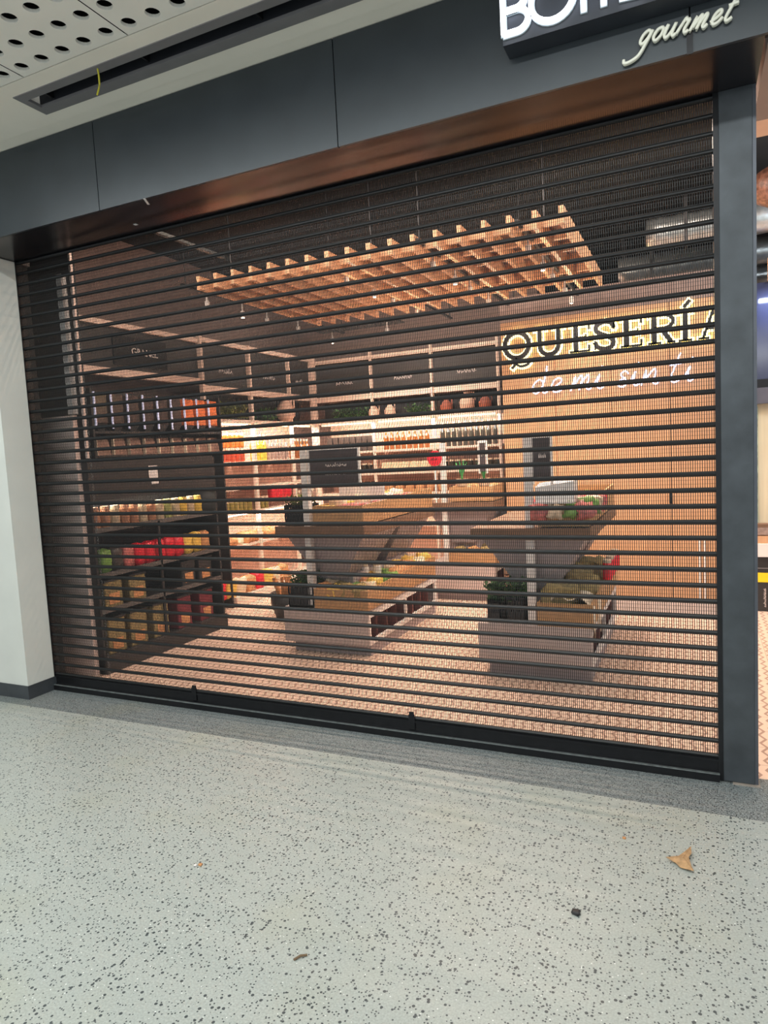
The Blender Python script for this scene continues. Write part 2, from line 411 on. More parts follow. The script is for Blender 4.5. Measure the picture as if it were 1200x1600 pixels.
build(MB().box(X0+ox, X1+ox, -.0345, -.012, .0345, .0385), 'bar_lip_highlight', mat('pale_lip_highlight', (128, 134, 134), .4, metal=.5, var=.3, scale=30), sh, rot=(0, 0, 0))  # pale strip painting in the light caught by the bar's ledge
build(MB().box(.06+ox, .095+ox, -.018, .03, 0.0, 2.86), 'guide_channel', m_black, sh)
for x in (1.297, 2.735):
    lk = MB().box(-.017, .017, -.016, -.008, .05, .128).box(-.012, .012, -.014, -.006, .128, .142).lathe([(.004, -.02), (.004, -.016)], 10, (0, 0, .12), 'y')
    build(lk, 'lock_bracket', m_black, sh, loc=(x+ox, 0, 0))

# ================================================================== SHOP NAME ON THE FASCIA
sg = empty('shop_sign', 'dark sign box on the fascia with white glowing capitals', 'sign', (3.45, -.38, 3.01))
build(MB().box(0, 1.6, -.10, -.001, 0, .29), 'sign_box', mat('sign_box', (44, 48, 56), .5, var=.1), sg)
BS, BW = .17, .024
def arc(cx, cz, rx, rz, a0, a1, n=14):
    return [(cx+rx*math.cos(math.radians(a0+(a1-a0)*i/n)), cz+rz*math.sin(math.radians(a0+(a1-a0)*i/n))) for i in range(n+1)]
SANS = {
 'B': ([(0, 0), (0, 1)], [(0, 1), (.3, 1)]+arc(.3, .76, .24, .24, 90, -90)[1:]+[(0, .52)], [(0, .52), (.33, .52)]+arc(.33, .26, .27, .26, 90, -90)[1:]+[(0, 0)]),
 'O': (arc(.5, .5, .5, .5, 0, 360, 28),),
 'T': ([(.22, 0), (.22, 1)], [(0, 1), (.44, 1)]),
 'I': ([(0, 0), (0, 1)],),
 'L': ([(0, 1), (0, 0), (.45, 0)],)}
xx = .0
for chx, x in (('B', 3.457), ('O', 3.562), ('T', 3.715), ('I', 3.818), ('L', 3.88)):
    mb = MB()
    for st in SANS[chx]: mb.ribbon(st, .105, -.125, -.10, x-3.45, .030, .155)
    lt = build(mb, 'letter', m_ltwhite, sg); lt['label'] = 'white glowing capital '+chx
    hb = MB()
    for st in SANS[chx]: hb.ribbon(st, .105, -.108, -.101, x-3.45, .030, .155, grow=.004)
    build(hb, 'letter_edge', mat('letter_edge', (150, 160, 165), .4, emit=.15), lt)

# script strokes: unit x-height letters
SCR = {
 'g': [[(.72, .78), (.45, 1.0), (.12, .75), (.05, .25), (.3, .05), (.6, .4), (.78, .95), (.6, .1), (.35, -.75), (-.15, -1.1), (-.7, -1.15), (-.85, -.85)], ],
 'o': [[(.55, .95), (.2, .85), (.05, .35), (.3, .03), (.62, .3), (.68, .75), (.5, .98)]],
 'u': [[(0, .7), (.12, 1), (.08, .3), (.3, .02), (.6, .45), (.72, 1), (.68, .3), (.85, .02), (1.0, .15)]],
 'r': [[(0, .1), (.3, .95), (.42, 1.15), (.5, .95), (.72, .95), (.55, .3), (.7, .02), (.9, .15)]],
 'm': [[(0, 0), (.2, 1), (.16, .2)], [(.16, .3), (.5, 1), (.62, .85), (.5, .02)], [(.52, .3), (.88, 1), (1.02, .85), (.92, .2), (1.08, .02), (1.25, .2)]],
 'e': [[(-.02, .25), (.3, .42), (.62, .75), (.5, 1.0), (.22, .85), (.1, .4), (.28, .04), (.6, .1), (.85, .4)]],
 't': [[(.45, 1.9), (.25, 1.0), (.12, .3), (.3, .02), (.6, .2)], [(0, 1.15), (.7, 1.25)]],
 'd': [[(.62, .8), (.4, 1.0), (.1, .7), (.05, .25), (.28, .02), (.55, .35), (.75, 1.2), (.8, 1.9), (.68, 1.0), (.62, .25), (.8, .02), (1.05, .25)]],
 'i': [[(0, .35), (.22, .98), (.14, .3), (.3, .02), (.55, .25)], [(.3, 1.5), (.31, 1.56)]],
 's': [[(.55, .85), (.35, 1.05), (.15, .85), (.35, .55), (.5, .3), (.35, .02), (.08, .1), (.1, .4), (.4, .6)]],
 'n': [[(0, 0), (.2, 1), (.16, .2)], [(.16, .3), (.55, 1), (.68, .8), (.58, .2), (.75, .02), (.95, .25)]]}
sc = empty('script_sign', 'cream raised lettering reading gourmet in script on the fascia', 'sign', (3.9, -.38, 2.92))
x = 3.925
for chx, adv in (('g', .043), ('o', .036), ('u', .045), ('r', .045), ('m', .062), ('e', .042), ('t', .04)):
    mb = MB()
    for st in SCR[chx]:
        P = spline(st, 5); pts = [(x-3.9+(p[0]+.42*p[1])*.042, -.017, (p[1])*.042) for p in P]
        mb.tube(pts, .0058, 7)
        mb.tube([(p[0], -.004, p[2]) for p in pts], .0035, 5)
    o = build(mb, 'letter', m_side, sc, smooth=True); x += adv
# bracket below the script on the panel joint
tag(build(MB().box(4.085, 4.105, -.386, -.38, 2.85, 2.93), 'joint_cover', m_black), 'small dark joint cover below the script lettering', 'bracket')

# ================================================================== CHEESE SHOP SIGN ON THE OAK WALL
qs = empty('letter_sign', 'backlit dark serif capitals reading QUESERIA with accent on the oak wall', 'sign', (2.4, 3.52, 2.335))
def serif_letter(c, W):
    t, h = .17, .075
    if c == 'Q': return [(arc(W/2, .5, W/2-.07, .46, 0, 360, 32), t*.95, True), (spline([(W*.30, -.34), (W*.45, -.20), (W*.62, -.28), (W*.85, -.24), (W*.95, -.12)], 4), .09, False), ([(W*.5, .04), (W*.45, -.22)], .10, False)]
    if c == 'U': return [([(.2, 1), (.2, .38)]+arc(W/2, .38, W/2-.2, .34, 180, 360, 14)+[(W-.2, 1)], t*.9, False), ([(0, .965), (.42, .965)], h, False), ([(W-.4, .965), (W, .965)], h, False)]
    if c == 'E': return [([(.2, 0), (.2, 1)], t, False), ([(0, .965), (W, .965)], h, False), ([(0, .035), (W, .035)], h, False), ([(.2, .52), (W*.8, .52)], h, False), ([(W-.03, .97), (W-.03, .78)], h, False), ([(W-.03, .03), (W-.03, .24)], h, False), ([(W*.8, .42), (W*.8, .62)], h*.8, False)]
    if c == 'S': return [(spline([(W*.93, .72), (W*.84, .9), (W*.5, .97), (W*.16, .88), (W*.10, .70), (W*.3, .57), (W*.68, .44), (W*.90, .28), (W*.80, .09), (W*.48, .03), (W*.16, .12), (W*.05, .3)], 5), t*.9, False), ([(W*.94, .98), (W*.94, .68)], h*.8, False), ([(W*.05, .02), (W*.05, .34)], h*.8, False)]
    if c == 'R': return [([(.2, 0), (.2, 1)], t, False), ([(0, .965), (.5, .965)]+arc(.5, .74, W*.34, .225, 90, -90, 10)+[(.2, .515)], .12, False), ([(0, .035), (.42, .035)], h, False), ([(W*.5, .5), (W*.85, .03)], t*.9, False), ([(W*.68, .035), (W, .035)], h, False)]
    if c == 'I': return [([(W/2, 0), (W/2, 1)], t, False), ([(0, .965), (W, .965)], h, False), ([(0, .035), (W, .035)], h, False), ([(W*.4, 1.12), (W*.85, 1.34)], .11, False)]
    if c == 'A': return [([(.12, 0), (W*.5, 1)], .09, False), ([(W*.5, 1), (W-.14, 0)], t, False), ([(W*.25, .34), (W*.74, .34)], h, False), ([(0, .035), (.32, .035)], h, False), ([(W-.36, .035), (W, .035)], h, False)]
CAP = .262
for c, xa, xb in (('Q', 2.405, 2.675), ('U', 2.71, 2.99), ('E', 3.045, 3.225), ('S', 3.262, 3.45), ('E', 3.495, 3.68), ('R', 3.728, 3.955), ('I', 3.978, 4.09), ('A', 4.14, 4.385)):
    Wd = (xb-xa)/CAP; mb = MB(); hb = MB()
    for pts, wd, cl_ in serif_letter(c, Wd):
        mb.ribbon(pts, wd, -.055, -.03, xa-2.4, 0, CAP, closed=False)
        hb.ribbon(pts, wd, -.028, -.010, xa-2.4, 0, CAP, grow=.016)
    lt = build(mb, 'letter', m_black, qs, fix=True); lt['label'] = 'dark serif capital '+c
    build(hb, 'halo', m_halo, lt)
ns = empty('neon_sign', 'white neon tubing in handwriting reading de mi sin ti', 'neon sign', (2.7, 3.52, 1.985))
XH = .135
for c, xa, wd in (('d', 2.665, .16), ('e', 2.835, .17), ('m', 3.035, .155), ('i', 3.245, .19), ('s', 3.45, .17), ('i', 3.565, .17), ('n', 3.66, .17), ('t', 3.885, .17), ('i', 4.02, .15)):
    o = None
    for st in SCR[c]:
        pts = [(xa-2.7+p[0]*wd+.12*p[1]*XH, -.03, p[1]*XH) for p in spline(st, 5)]
        mb = MB().tube(pts, .0065, 8)
        if c in 'im' and o: build(mb, 'neon_dot' if c == 'i' else 'neon_stroke', m_neon, o, smooth=True)
        elif o: build(mb, 'neon_stroke', m_neon, o, smooth=True)
        else: o = build(mb, 'neon_letter', m_neon, ns, smooth=True)

# ================================================================== LATTICE CEILING RAFT
lat = empty('lattice_ceiling_raft', 'warm wooden lattice raft hanging over the display islands', 'ceiling raft', (2.05, 2.0, 2.80))
for k in range(6):
    y = -.76+k*.32; build(MB().box(-1.36, 1.36, y-.013, y+.013, .045, .105), 'long_beam', m_latt, lat)
for k in range(18):
    x = -1.36+k*.159
    build(MB().box(x-.015, x+.015, -.93, .93, .0, .10), 'cross_slat', m_latt, lat)
build(MB().box(-1.34, 1.34, -.74, .86, .106, .116), 'top_board', mat('brown_board', (112, 78, 64), .7, var=.1), lat)
for px in (-1.2, 0, 1.2):
    for py in (-.8, .8): build(MB().tube([(px, py*.9, .116), (px, py*.9, .80)], .006, 6), 'hanger_rod', m_black, lat)

SPOTG = 'small white track spotlights over the shop'
def make_spotlight():
    r = empty('track_spotlight', '', 'spotlight')
    build(MB().lathe([(.018, .04), (.020, .05), (.020, .095), (.012, .10)], 14), 'lamp_head', m_white, r, smooth=False)
    build(MB().lathe([(.014, .038), (.014, .041)], 14), 'lens', m_lens, r)
    build(MB().box(-.006, .006, -.006, .006, .095, .16), 'stem', m_white, r)
    return r
proto = make_spotlight(); first = True
def dup(root):
    r = root.copy(); COL.objects.link(r)
    for chd in list(root.children):
        c = chd.copy(); COL.objects.link(c); c.parent = r
        for g in chd.children: d = g.copy(); COL.objects.link(d); d.parent = c
    return r
spots = []
cols = ((.50, 'left of the lattice raft'), (1.78, 'in the second lattice column'), (2.46, 'in the third lattice column'), (3.12, 'in the right lattice column'))
orders = ['nearest the shutter', 'second from the shutter', 'third from the shutter', 'deepest in the shop']
for x, w_ in cols:
    for j, y in enumerate((1.40, 1.88, 2.26, 2.80)):
        o = proto if first else dup(proto); first = False
        o.location = (x+.0, y, 2.70)
        tag(o, 'white track spotlight %s, %s' % (w_, orders[j]), group=SPOTG)
        spots.append(o)
for (x, y, lb) in ((.44, 3.63, 'white track spotlight hanging before the corner of the header panels'), (1.17, 3.49, 'white track spotlight above the middle of the back header panels'), (3.11, 3.2, 'white track spotlight hanging over the serif letters')):
    o = dup(proto); o.location = (x, y, 2.70); tag(o, lb, group=SPOTG)
for x in (.5, 1.78, 2.46, 3.12):
    t_ = empty('lighting_track', 'black lighting track %s' % {.5: 'left of the lattice raft', 1.78: 'through the left half of the lattice', 2.46: 'through the middle of the lattice', 3.12: 'through the right of the lattice'}[x], 'lighting track', (x, 2.45, 2.86))
    build(MB().box(-.012, .012, -1.35, 1.35, 0, .02), 'rail', m_black, t_)
    for yy in (-1.3, 1.3): build(MB().tube([(0, yy, .02), (0, yy, .74)], .004, 6), 'hanger_rod', m_black, t_)
ct = empty('lighting_track', 'short cross track before the back header panels', 'lighting track', (.8, 3.56, 2.86))
build(MB().box(-.5, .5, -.10, .10, 0, .015), 'rail', m_black, ct); build(MB().tube([(0, 0, .015), (0, 0, .74)], .004, 6), 'hanger_rod', m_black, ct)
for x in (.5, 1.78, 2.46, 3.12):
    for y in (1.40, 2.26, 2.80):
        spot('spotlight_beam', (x, y, 2.70), (0, 0, 0), 42, WARM, 2.3, .8)
        if x > 1: point('lattice_fill', (x+.08, y, 2.62), 3.0, (1, .72, .52), .02)  # weak fill points added under the spots to light the lattice slats
spot('spotlight_beam', (.44, 3.6, 2.68), (.2, -.1, 0), 46, WARM, 2.3, .8)
spot('spotlight_beam', (1.17, 3.5, 2.68), (.5, 0, 0), 60, WARM, 2.3, .8)
spot('spotlight_beam', (3.12, 3.0, 2.68), (.3, 0, 0), 18, WARM, 2.3, .8)

# ducts
tag(build(MB().box(.90, .93, .1, 1.1, 3.0, 3.02), 'cable_tray', mat('galvanised', (120, 124, 124), .4, metal=.6)), 'thin pale cable tray under the black shop ceiling', 'cable tray')

# hanging chain
chn = MB(); k = 0; z = 3.585
while z > .03:
    P = []
    for q in range(9):
        a = 2*PI*q/8; u = .006*math.cos(a); v = .013*math.sin(a)
        P.append((u, 0, z+v) if k % 2 else (0, u, z+v))
    chn.tube(P, .0022, 4); z -= .021; k += 1
tag(build(chn, 'hanging_chain', mat('steel_chain', (150, 148, 144), .35, metal=.7), loc=(.46, .12, 0), fix=False), 'thin steel chain hanging just behind the left of the shutter', 'chain')

# ================================================================== SHELVING BAYS
def bottle_mesh(key, body, cap, r, h, neck=.4):
    mb = MB(); mb.lathe([(r*.92, 0), (r, .008), (r, h*(1-neck)), (r*.42, h*(1-neck*.62)), (r*.36, h*.9)], 9)
    mb.cur = 1; mb.lathe([(r*.42, h*.9), (r*.42, h)], 8)
    return mb.mesh(key, [body, cap])
def jar_mesh(key, body, cap, r, h):
    mb = MB(); mb.lathe([(r*.9, 0), (r, .008), (r, h*.78), (r*.8, h*.84)], 10); mb.cur = 1; mb.lathe([(r*.86, h*.84), (r*.86, h)], 10)
    return mb.mesh(key, [body, cap])
def gl(name, rgb, rough=.2): return mat(name, rgb, rough, var=.25, scale=30)
g_amber = gl('amber_glass', (196, 104, 44)); g_red = gl('red_preserve', (176, 70, 44)); g_gold = gl('golden_oil', (226, 186, 70))
g_dark = gl('dark_glass', (52, 50, 44)); g_olive = gl('olive_preserve', (134, 122, 62)); g_brown = gl('brown_preserve', (132, 78, 38))
g_pink = gl('grey_glass', (150, 130, 120)); g_cap = mat('pale_cap', (218, 200, 176), .4); g_capd = mat('dark_cap', (60, 50, 46), .4)
p_red = mat('red_packet', (214, 34, 52), .4, var=.15, scale=20); p_cream = mat('cream_packet', (226, 200, 170), .6, var=.15, scale=25)
p_tan = mat('tan_packet', (196, 140, 92), .6, var=.3, scale=30); p_yel = mat('yellow_packet', (222, 184, 84), .5, var=.25, scale=25)
p_dark = mat('dark_packet', (64, 56, 52), .5, var=.3, scale=25); p_meat = mat('meat_packet', (196, 110, 104), .45, var=.35, scale=40)
p_white = mat('white_packet', (226, 222, 220), .5, var=.05, scale=10); p_bur = mat('burlap', (146, 128, 84), .9, var=.3, scale=60, bump=.4)
p_green = mat('green_packet', (110, 150, 70), .5, var=.3, scale=25)
def packet_mesh(key, m, sx, sy, sz, seed=0, amp=.18):
    bm = bmesh.new(); bmesh.ops.create_cube(bm, size=1); bmesh.ops.subdivide_edges(bm, edges=bm.edges, cuts=3, use_grid_fill=True)
    for v in bm.verts:
        p = v.co.copy(); q = p.normalized()*.62; v.co = p.lerp(q, .45)
        nz = noise.noise_vector(p*2.3+Vector((seed*7.1, seed*3.3, 0))); v.co += nz*amp
        v.co = Vector((v.co.x*sx, v.co.y*sy, (v.co.z+.5)*sz))
    me = bpy.data.meshes.new(key); bm.to_mesh(me); bm.free(); me.materials.append(m); me.shade_smooth(); return me
def put(name, me, loc, rot=(0, 0, 0), label=None, cat=None, group=None):
    return tag(link(name, me, None, loc, rot), label, cat, group)
def box_mesh(key, m, sx, sy, sz, bev=.004):
    bm = bmesh.new(); bmesh.ops.create_cube(bm, size=1)
    for v in bm.verts: v.co = Vector((v.co.x*sx, v.co.y*sy, (v.co.z+.5)*sz))
    bmesh.ops.bevel(bm, geom=list(bm.edges), offset=bev, segments=1, affect='EDGES')
    me = bpy.data.meshes.new(key); bm.to_mesh(me); bm.free(); me.materials.append(m); return me

def scribble(mb, x0, z0, wd, ht, y, n, seed, th=.006):
    rnd = random.Random(seed); x = x0
    for i in range(n):
        a = ht*(.55+.5*rnd.random()); dx = wd/n
        mb.ribbon([(x, z0), (x+dx*.35, z0+a), (x+dx*.6, z0+a*.2*rnd.random()), (x+dx*.8, z0+a*.9*rnd.random())], th, y-.002, y)
        x += dx

def bay(label, loc, rz, W, shelves, depth=.38, hdr=(2.27, 2.70), scr=None, letters=None, base=True, left_post=True):
    """local: x along the bay 0..W, front face y=0, back at y=depth"""
    r = empty('shelving_bay', label, 'shelving', loc, rz)
    up = MB()
    build(MB().box(.0, W, depth-.02, depth, .0, 2.2), 'back_panel', m_shback, r)
    for xx in ((0.0, W) if left_post else (W,)):
        build(MB().box(xx-.017, xx+.017, -.012, .03, .0, 2.75), 'upright', m_shelf, r)
    for zz in shelves:
        build(MB().box(.018, W-.018, .0, depth-.02, zz-.028, zz), 'shelf', m_shelf, r)
    build(MB().box(.018, W-.018, -.02, depth-.02, 1.895, 1.93), 'shelf', m_shelf, r)
    if base: build(MB().box(.018, W-.018, -.22, depth-.02, 0.0, .10), 'base_deck', m_shelf, r)
    hp = build(MB().box(.018, W-.018, .03, .05, hdr[0], hdr[1]), 'header_panel', m_head, r)
    build(MB().box(.018, W-.018, .0, .06, hdr[0]-.065, hdr[0]-.001), 'header_rail', m_shelf, r)
    build(MB().box(.018, W-.018, .0, .05, hdr[1]+.001, hdr[1]+.045), 'header_rail', m_shelf, r)
    build(MB().box(.02, W-.02, .2, .22, 1.93, hdr[0]-.07), 'dark_infill', m_gond, r)
    if letters:
        me = text_mesh(letters, .085, .004, 'header_text'); me.materials.append(m_chalk)
        t = link('header_text', me, hp, (W*.36, .027, (hdr[0]+hdr[1])/2-.03), (PI/2, 0, 0))
    elif scr:
        mb = MB(); scribble(mb, W*.38, (hdr[0]+hdr[1])/2-.07, W*.3, .055, .029, scr, int(loc[1]*100)+scr, .007)
        build(mb, 'header_text', m_chalk, hp, fix=False)
    ledz = 1.885
    build(MB().box(.05, W-.05, .03, .045, ledz-.012, ledz+.008), 'led_tube', m_led, r)
    return r
# left wall bays run along y; local x -> world +y, local +y (depth) -> world -x
LY = [1.55, 2.36, 3.17, 3.98, 4.52]
LW = .81
llab = ['shelving bay on the side wall nearest the shutter, bulk foods header', 'shelving bay of amber and red jars on the side wall', 'shelving bay of golden oils on the side wall', 'corner shelving bay at the end of the side wall']
for i in range(1, 4):
    Wb = LY[i+1]-LY[i]
    b_ = bay(llab[i], (-.38, LY[i], 0), PI/2, Wb, [1.48, 1.20, .93, .58] if i else [1.20, .93, .58], scr=None if i == 0 else 5+i, left_post=(i == 1))
# front part of the side wall, header only
r = empty('header_board', 'long dark header board lettered GRANEL above the bulk dispensers', 'header board', (-.38, .84, 0), PI/2)
build(MB().box(0, 1.49, .03, .05, 2.33, 2.68), 'panel', m_head, r)
build(MB().box(0, 1.49, .0, .06, 2.265, 2.329), 'rail', m_shelf, r); build(MB().box(0, 1.49, .0, .05, 2.681, 2.725), 'rail', m_shelf, r)
gp = build(MB().box(.40, 1.04, .012, .029, 2.37, 2.62), 'name_plate', m_black, r)
me = text_mesh('GRANEL', .085, .004, 'plate_text'); me.materials.append(m_chalk)
link('plate_text', me, gp, (.60, .009, 2.47), (PI/2, 0, 0))
# back wall bays: local x -> +x, depth -> +y
BX = [-.36, .45, 1.25, 2.06, 2.36]
blab = ['shelving bay of dark boxes at the left of the back wall', 'middle shelving bay of the back wall', 'right shelving bay of dark bottles on the back wall']
for i in range(3):
    bay(blab[i], (BX[i], 4.55, 0), 0, BX[i+1]-BX[i], [1.53, 1.25, 1.0, .6], hdr=(2.24, 2.66), scr=6+i, left_post=(i == 0), base=False)
area('shelf_light', (-.34, 3.4, 1.86), (0, .6, 0), .06, 2.1, 24, WARM)
area('shelf_light', (.9, 4.5, 1.86), (.5, 0, 0), 2.3, .06, 24, WARM)
area('shelf_light', (-.34, 3.4, .90), (0, .5, 0), .05, 2.1, 12, WARM)
area('shelf_light', (.9, 4.5, .95), (.5, 0, 0), 2.3, .05, 9, WARM)

# goods on the side wall shelves
ME = {}
ME['amber'] = jar_mesh('amber_jar', g_amber, g_cap, .034, .16); ME['redj'] = jar_mesh('red_jar', g_red, g_cap, .036, .15)
ME['gold'] = bottle_mesh('gold_bottle', g_gold, g_cap, .031, .30); ME['dark'] = bottle_mesh('dark_bottle', g_dark, g_cap, .031, .29)
ME['brown'] = bottle_mesh('brown_bottle', g_brown, g_cap, .031, .24); ME['olive'] = jar_mesh('olive_jar', g_olive, g_cap, .036, .14)
ME['grey'] = bottle_mesh('grey_bottle', g_pink, g_cap, .031, .27); ME['darkj'] = jar_mesh('dark_jar', g_dark, g_cap, .036, .12)
def row_y(key, name, y0, y1, z, step, x, label, cat, group, jit=.004):
    y = y0
    while y < y1:
        put(name, ME[key], (x+random.uniform(-jit, jit), y, z+.0005), (0, 0, random.random()*6), label, cat, group); y += step
def row_x(key, name, x0, x1, z, step, y, label, cat, group, jit=.004):
    x = x0
    while x < x1:
        put(name, ME[key], (x, y+random.uniform(-jit, jit), z+.0005), (0, 0, random.random()*6), label, cat, group); x += step
row_y('redj', 'preserve_jar', 2.42, 3.02, 1.48, .083, -.44, 'red preserve jar on the lit top shelf above the dark gondola', 'jar', 'red jars on the top side shelf')
row_y('amber', 'preserve_jar', 2.42, 3.02, 1.632, .083, -.44, 'amber jar stacked upon the red jars of the top side shelf', 'jar', 'amber jars stacked upon the red jars')
row_y('gold', 'oil_bottle', 3.22, 3.50, 1.48, .074, -.44, 'tall golden oil bottle on the top side shelf', 'bottle', 'golden oil bottles on the side shelf')
row_y('grey', 'oil_bottle', 3.53, 3.92, 1.48, .074, -.44, 'grey glass bottle beside the golden oils on the side shelf', 'bottle', 'grey bottles on the side shelf')
row_y('brown', 'oil_bottle', 4.04, 4.48, 1.48, .074, -.44, 'brown glass bottle on the top shelf in the corner bay', 'bottle', 'brown bottles in the corner bay')
row_y('olive', 'preserve_jar', 2.42, 3.10, .93, .082, -.44, 'olive green jar on the middle side shelf over the wooden tubs', 'jar', 'olive jars on the middle side shelf')
row_y('olive', 'preserve_jar', 3.24, 3.46, .93, .082, -.44, 'olive green jar left of the red packets on the side shelf', 'jar', 'olive jars beside the red packets')
ME['redp'] = packet_mesh('red_packet', p_red, .075, .09, .15, 1, .08)
for k in range(5): put('snack_packet', ME['redp'], (-.43, 3.53+k*.088, 1.03), (0, 0, .1*k), 'bright red packet in the row on the middle side shelf', 'packet', 'red packets on the side shelf')
ME['greyj'] = jar_mesh('greyj', g_pink, g_cap, .036, .15)
row_y('greyj', 'preserve_jar', 4.04, 4.46, .93, .084, -.44, 'pale grey jar on the middle shelf of the corner bay', 'jar', 'grey jars in the corner bay')
# wrapped loaves / tins lower rows
ME['loaf'] = packet_mesh('loaf', p_tan, .16, .10, .12, 3, .16); ME['loaf2'] = packet_mesh('loaf2', p_cream, .14, .10, .10, 5, .18)
for k in range(9):
    put('bread_loaf', ME['loaf' if k % 3 else 'loaf2'], (-.46, 2.46+k*.125, .58), (0, 0, .3*math.sin(k*2)), 'wrapped tan loaf on the lower side shelf', 'bread', 'wrapped loaves on the lower side shelf')
ME['tub'] = jar_mesh('tub', p_tan, g_capd, .05, .13)
for k in range(10):
    put('food_tub', ME['tub'], (-.46, 2.45+k*.118, .713 if False else .93-.35+.0), (0, 0, 0), 'x', 'tub') if False else None
for k in range(9):
    put('snack_bag', packet_mesh('bag%d' % k, (p_tan, p_cream, p_yel, p_red)[(k*7) % 4], .12, .14, .17, 11+k, .16), (-.26, 2.05+k*.165, .101), (0, 0, .2*math.sin(k*3)),
        '%s snack bag on the base deck of the side wall, %s from the shutter' % (('tan', 'cream', 'yellow', 'red')[(k*7) % 4], ['first', 'second', 'third', 'fourth', 'fifth', 'sixth', 'seventh', 'eighth', 'last'][k]), 'bag')
# decor above: greenery, jugs
def foliage(name, m, w_, d_, h_, n, loc, label, cat, rz=0, leaf=.05):
    mb = MB(); rnd = random.Random(int(loc[0]*100+loc[1]*77))
    for i in range(n):
        c = Vector((rnd.uniform(-w_/2, w_/2), rnd.uniform(-d_/2, d_/2), rnd.uniform(0, h_))); a = rnd.random()*2*PI; e = rnd.uniform(-.3, 1.2)
        d = Vector((math.cos(a)*math.cos(e), math.sin(a)*math.cos(e), math.sin(e)))*leaf; s = Vector((-math.sin(a), math.cos(a), 0))*leaf*.3
        c.z = max(c.z, .01)
        mb.face([c, c+d*.5+s, c+d, c+d*.5-s])
    o = build(mb, name, m, None, loc, (0, 0, rz), fix=False); return tag(o, label, cat)
foliage('trailing_plant', m_moss, .22, .60, .16, 700, (-.44, 2.75, 1.932), 'mossy green trailing plant above the amber jars', 'plant')
foliage('trailing_plant', m_green, .20, .30, .12, 250, (-.44, 3.5, 1.932), 'dark green trailing plant above the golden oils', 'plant')
foliage('trailing_plant', m_green, .5, .14, .13, 300, (.1, 4.62, 1.932), 'dark green trailing plant left of the jugs on the back wall', 'plant')
foliage('trailing_plant', m_green, .36, .14, .12, 220, (1.06, 4.62, 1.932), 'dark green trailing plant right of the jugs on the back wall', 'plant')
m_clay = mat('cream_clay', (214, 180, 160), .5, var=.08); m_terra = mat('terracotta', (150, 84, 62), .6, var=.15)
def jug(x, y, s, m, label, z=1.931):
    r = empty('clay_jug', label, 'jug', (x, y, z))
    build(MB().lathe([(.045*s, 0), (.085*s, .05*s), (.09*s, .11*s), (.05*s, .17*s), (.03*s, .19*s), (.038*s, .22*s)], 16), 'body', m, r, smooth=True)
    build(MB().tube(spline([(.035*s, 0, .21*s), (.085*s, 0, .2*s), (.09*s, 0, .12*s)], 5), .008*s, 7), 'handle', m, r, smooth=True)
jug(.44, 4.62, .80, m_clay, 'small cream clay jug, left one of the pair on the back wall top shelf')
jug(.66, 4.62, .78, m_clay, 'small cream clay jug, right one of the pair on the back wall top shelf')
jug(1.66, 4.62, 1.05, m_clay, 'larger cream clay jug above the dark bottles on the back wall')
jug(1.40, 4.62, .8, m_terra, 'terracotta jug left of the larger cream jug on the back wall')
jug(1.88, 4.62, .85, m_terra, 'terracotta jug right of the larger cream jug on the back wall')
jug(-.42, 3.92, 1.35, m_clay, 'large cream clay jug on the top shelf near the corner')
# back wall goods
ME['dbox'] = box_mesh('dbox', p_dark, .072, .12, .19); ME['pbox'] = box_mesh('pbox', p_cream, .10, .12, .13)
for k in range(8):
    put('boxed_bottle', ME['dbox'], (-.20+k*.083, 4.64, 1.5305), (0, 0, 0), 'dark tall box in the row on the upper back shelf', 'box', 'dark boxes on the upper back shelf')
row_x('brown', 'oil_bottle', .58, 1.2, 1.53, .078, 4.64, 'brown glass bottle on the upper shelf of the middle back bay', 'bottle', 'brown bottles in the middle back bay')
row_x('dark', 'oil_bottle', 1.33, 2.0, 1.53, .072, 4.64, 'dark glass bottle on the upper shelf right of the back wall', 'bottle', 'dark bottles on the upper back shelf')
row_x('darkj', 'preserve_jar', -.06, .42, 1.25, .08, 4.64, 'dark jar under the dark boxes on the back wall', 'jar', 'dark jars on the back wall')
ME['cream_bag_mesh'] = packet_mesh('cream_bag_mesh', p_cream, .13, .12, .12, 8, .10)  # second mesh: plump packet in plain cream
for k in range(5): put('cream_bag', ME['cream_bag_mesh'], (.58+k*.13, 4.64, 1.25), (0, 0, 0), 'pale cream bag on the middle shelf of the back wall', 'bag', 'cream bags on the back wall')
for k in range(4): put('tomato_jar', jar_mesh('tomato', p_red, g_capd, .042, .14) if k == 0 else bpy.data.meshes['tomato'], (.10+k*.10, 4.60, 1.0), (0, 0, 0), 'bright red jar to the right of the chalkboard on the back shelf', 'jar', 'red jars on the back shelf')
for k in range(6): put('bread_loaf', ME['loaf'], (.62+k*.14, 4.62, 1.0), (0, 0, 1.5), 'orange brown loaf on the back shelf below the red disc', 'bread', 'brown loaves on the back shelf')
row_x('darkj', 'preserve_jar', 1.35, 2.0, 1.25, .08, 4.64, 'dark jar below the dark bottles at the right of the back wall', 'jar', 'dark jars below the dark bottles')

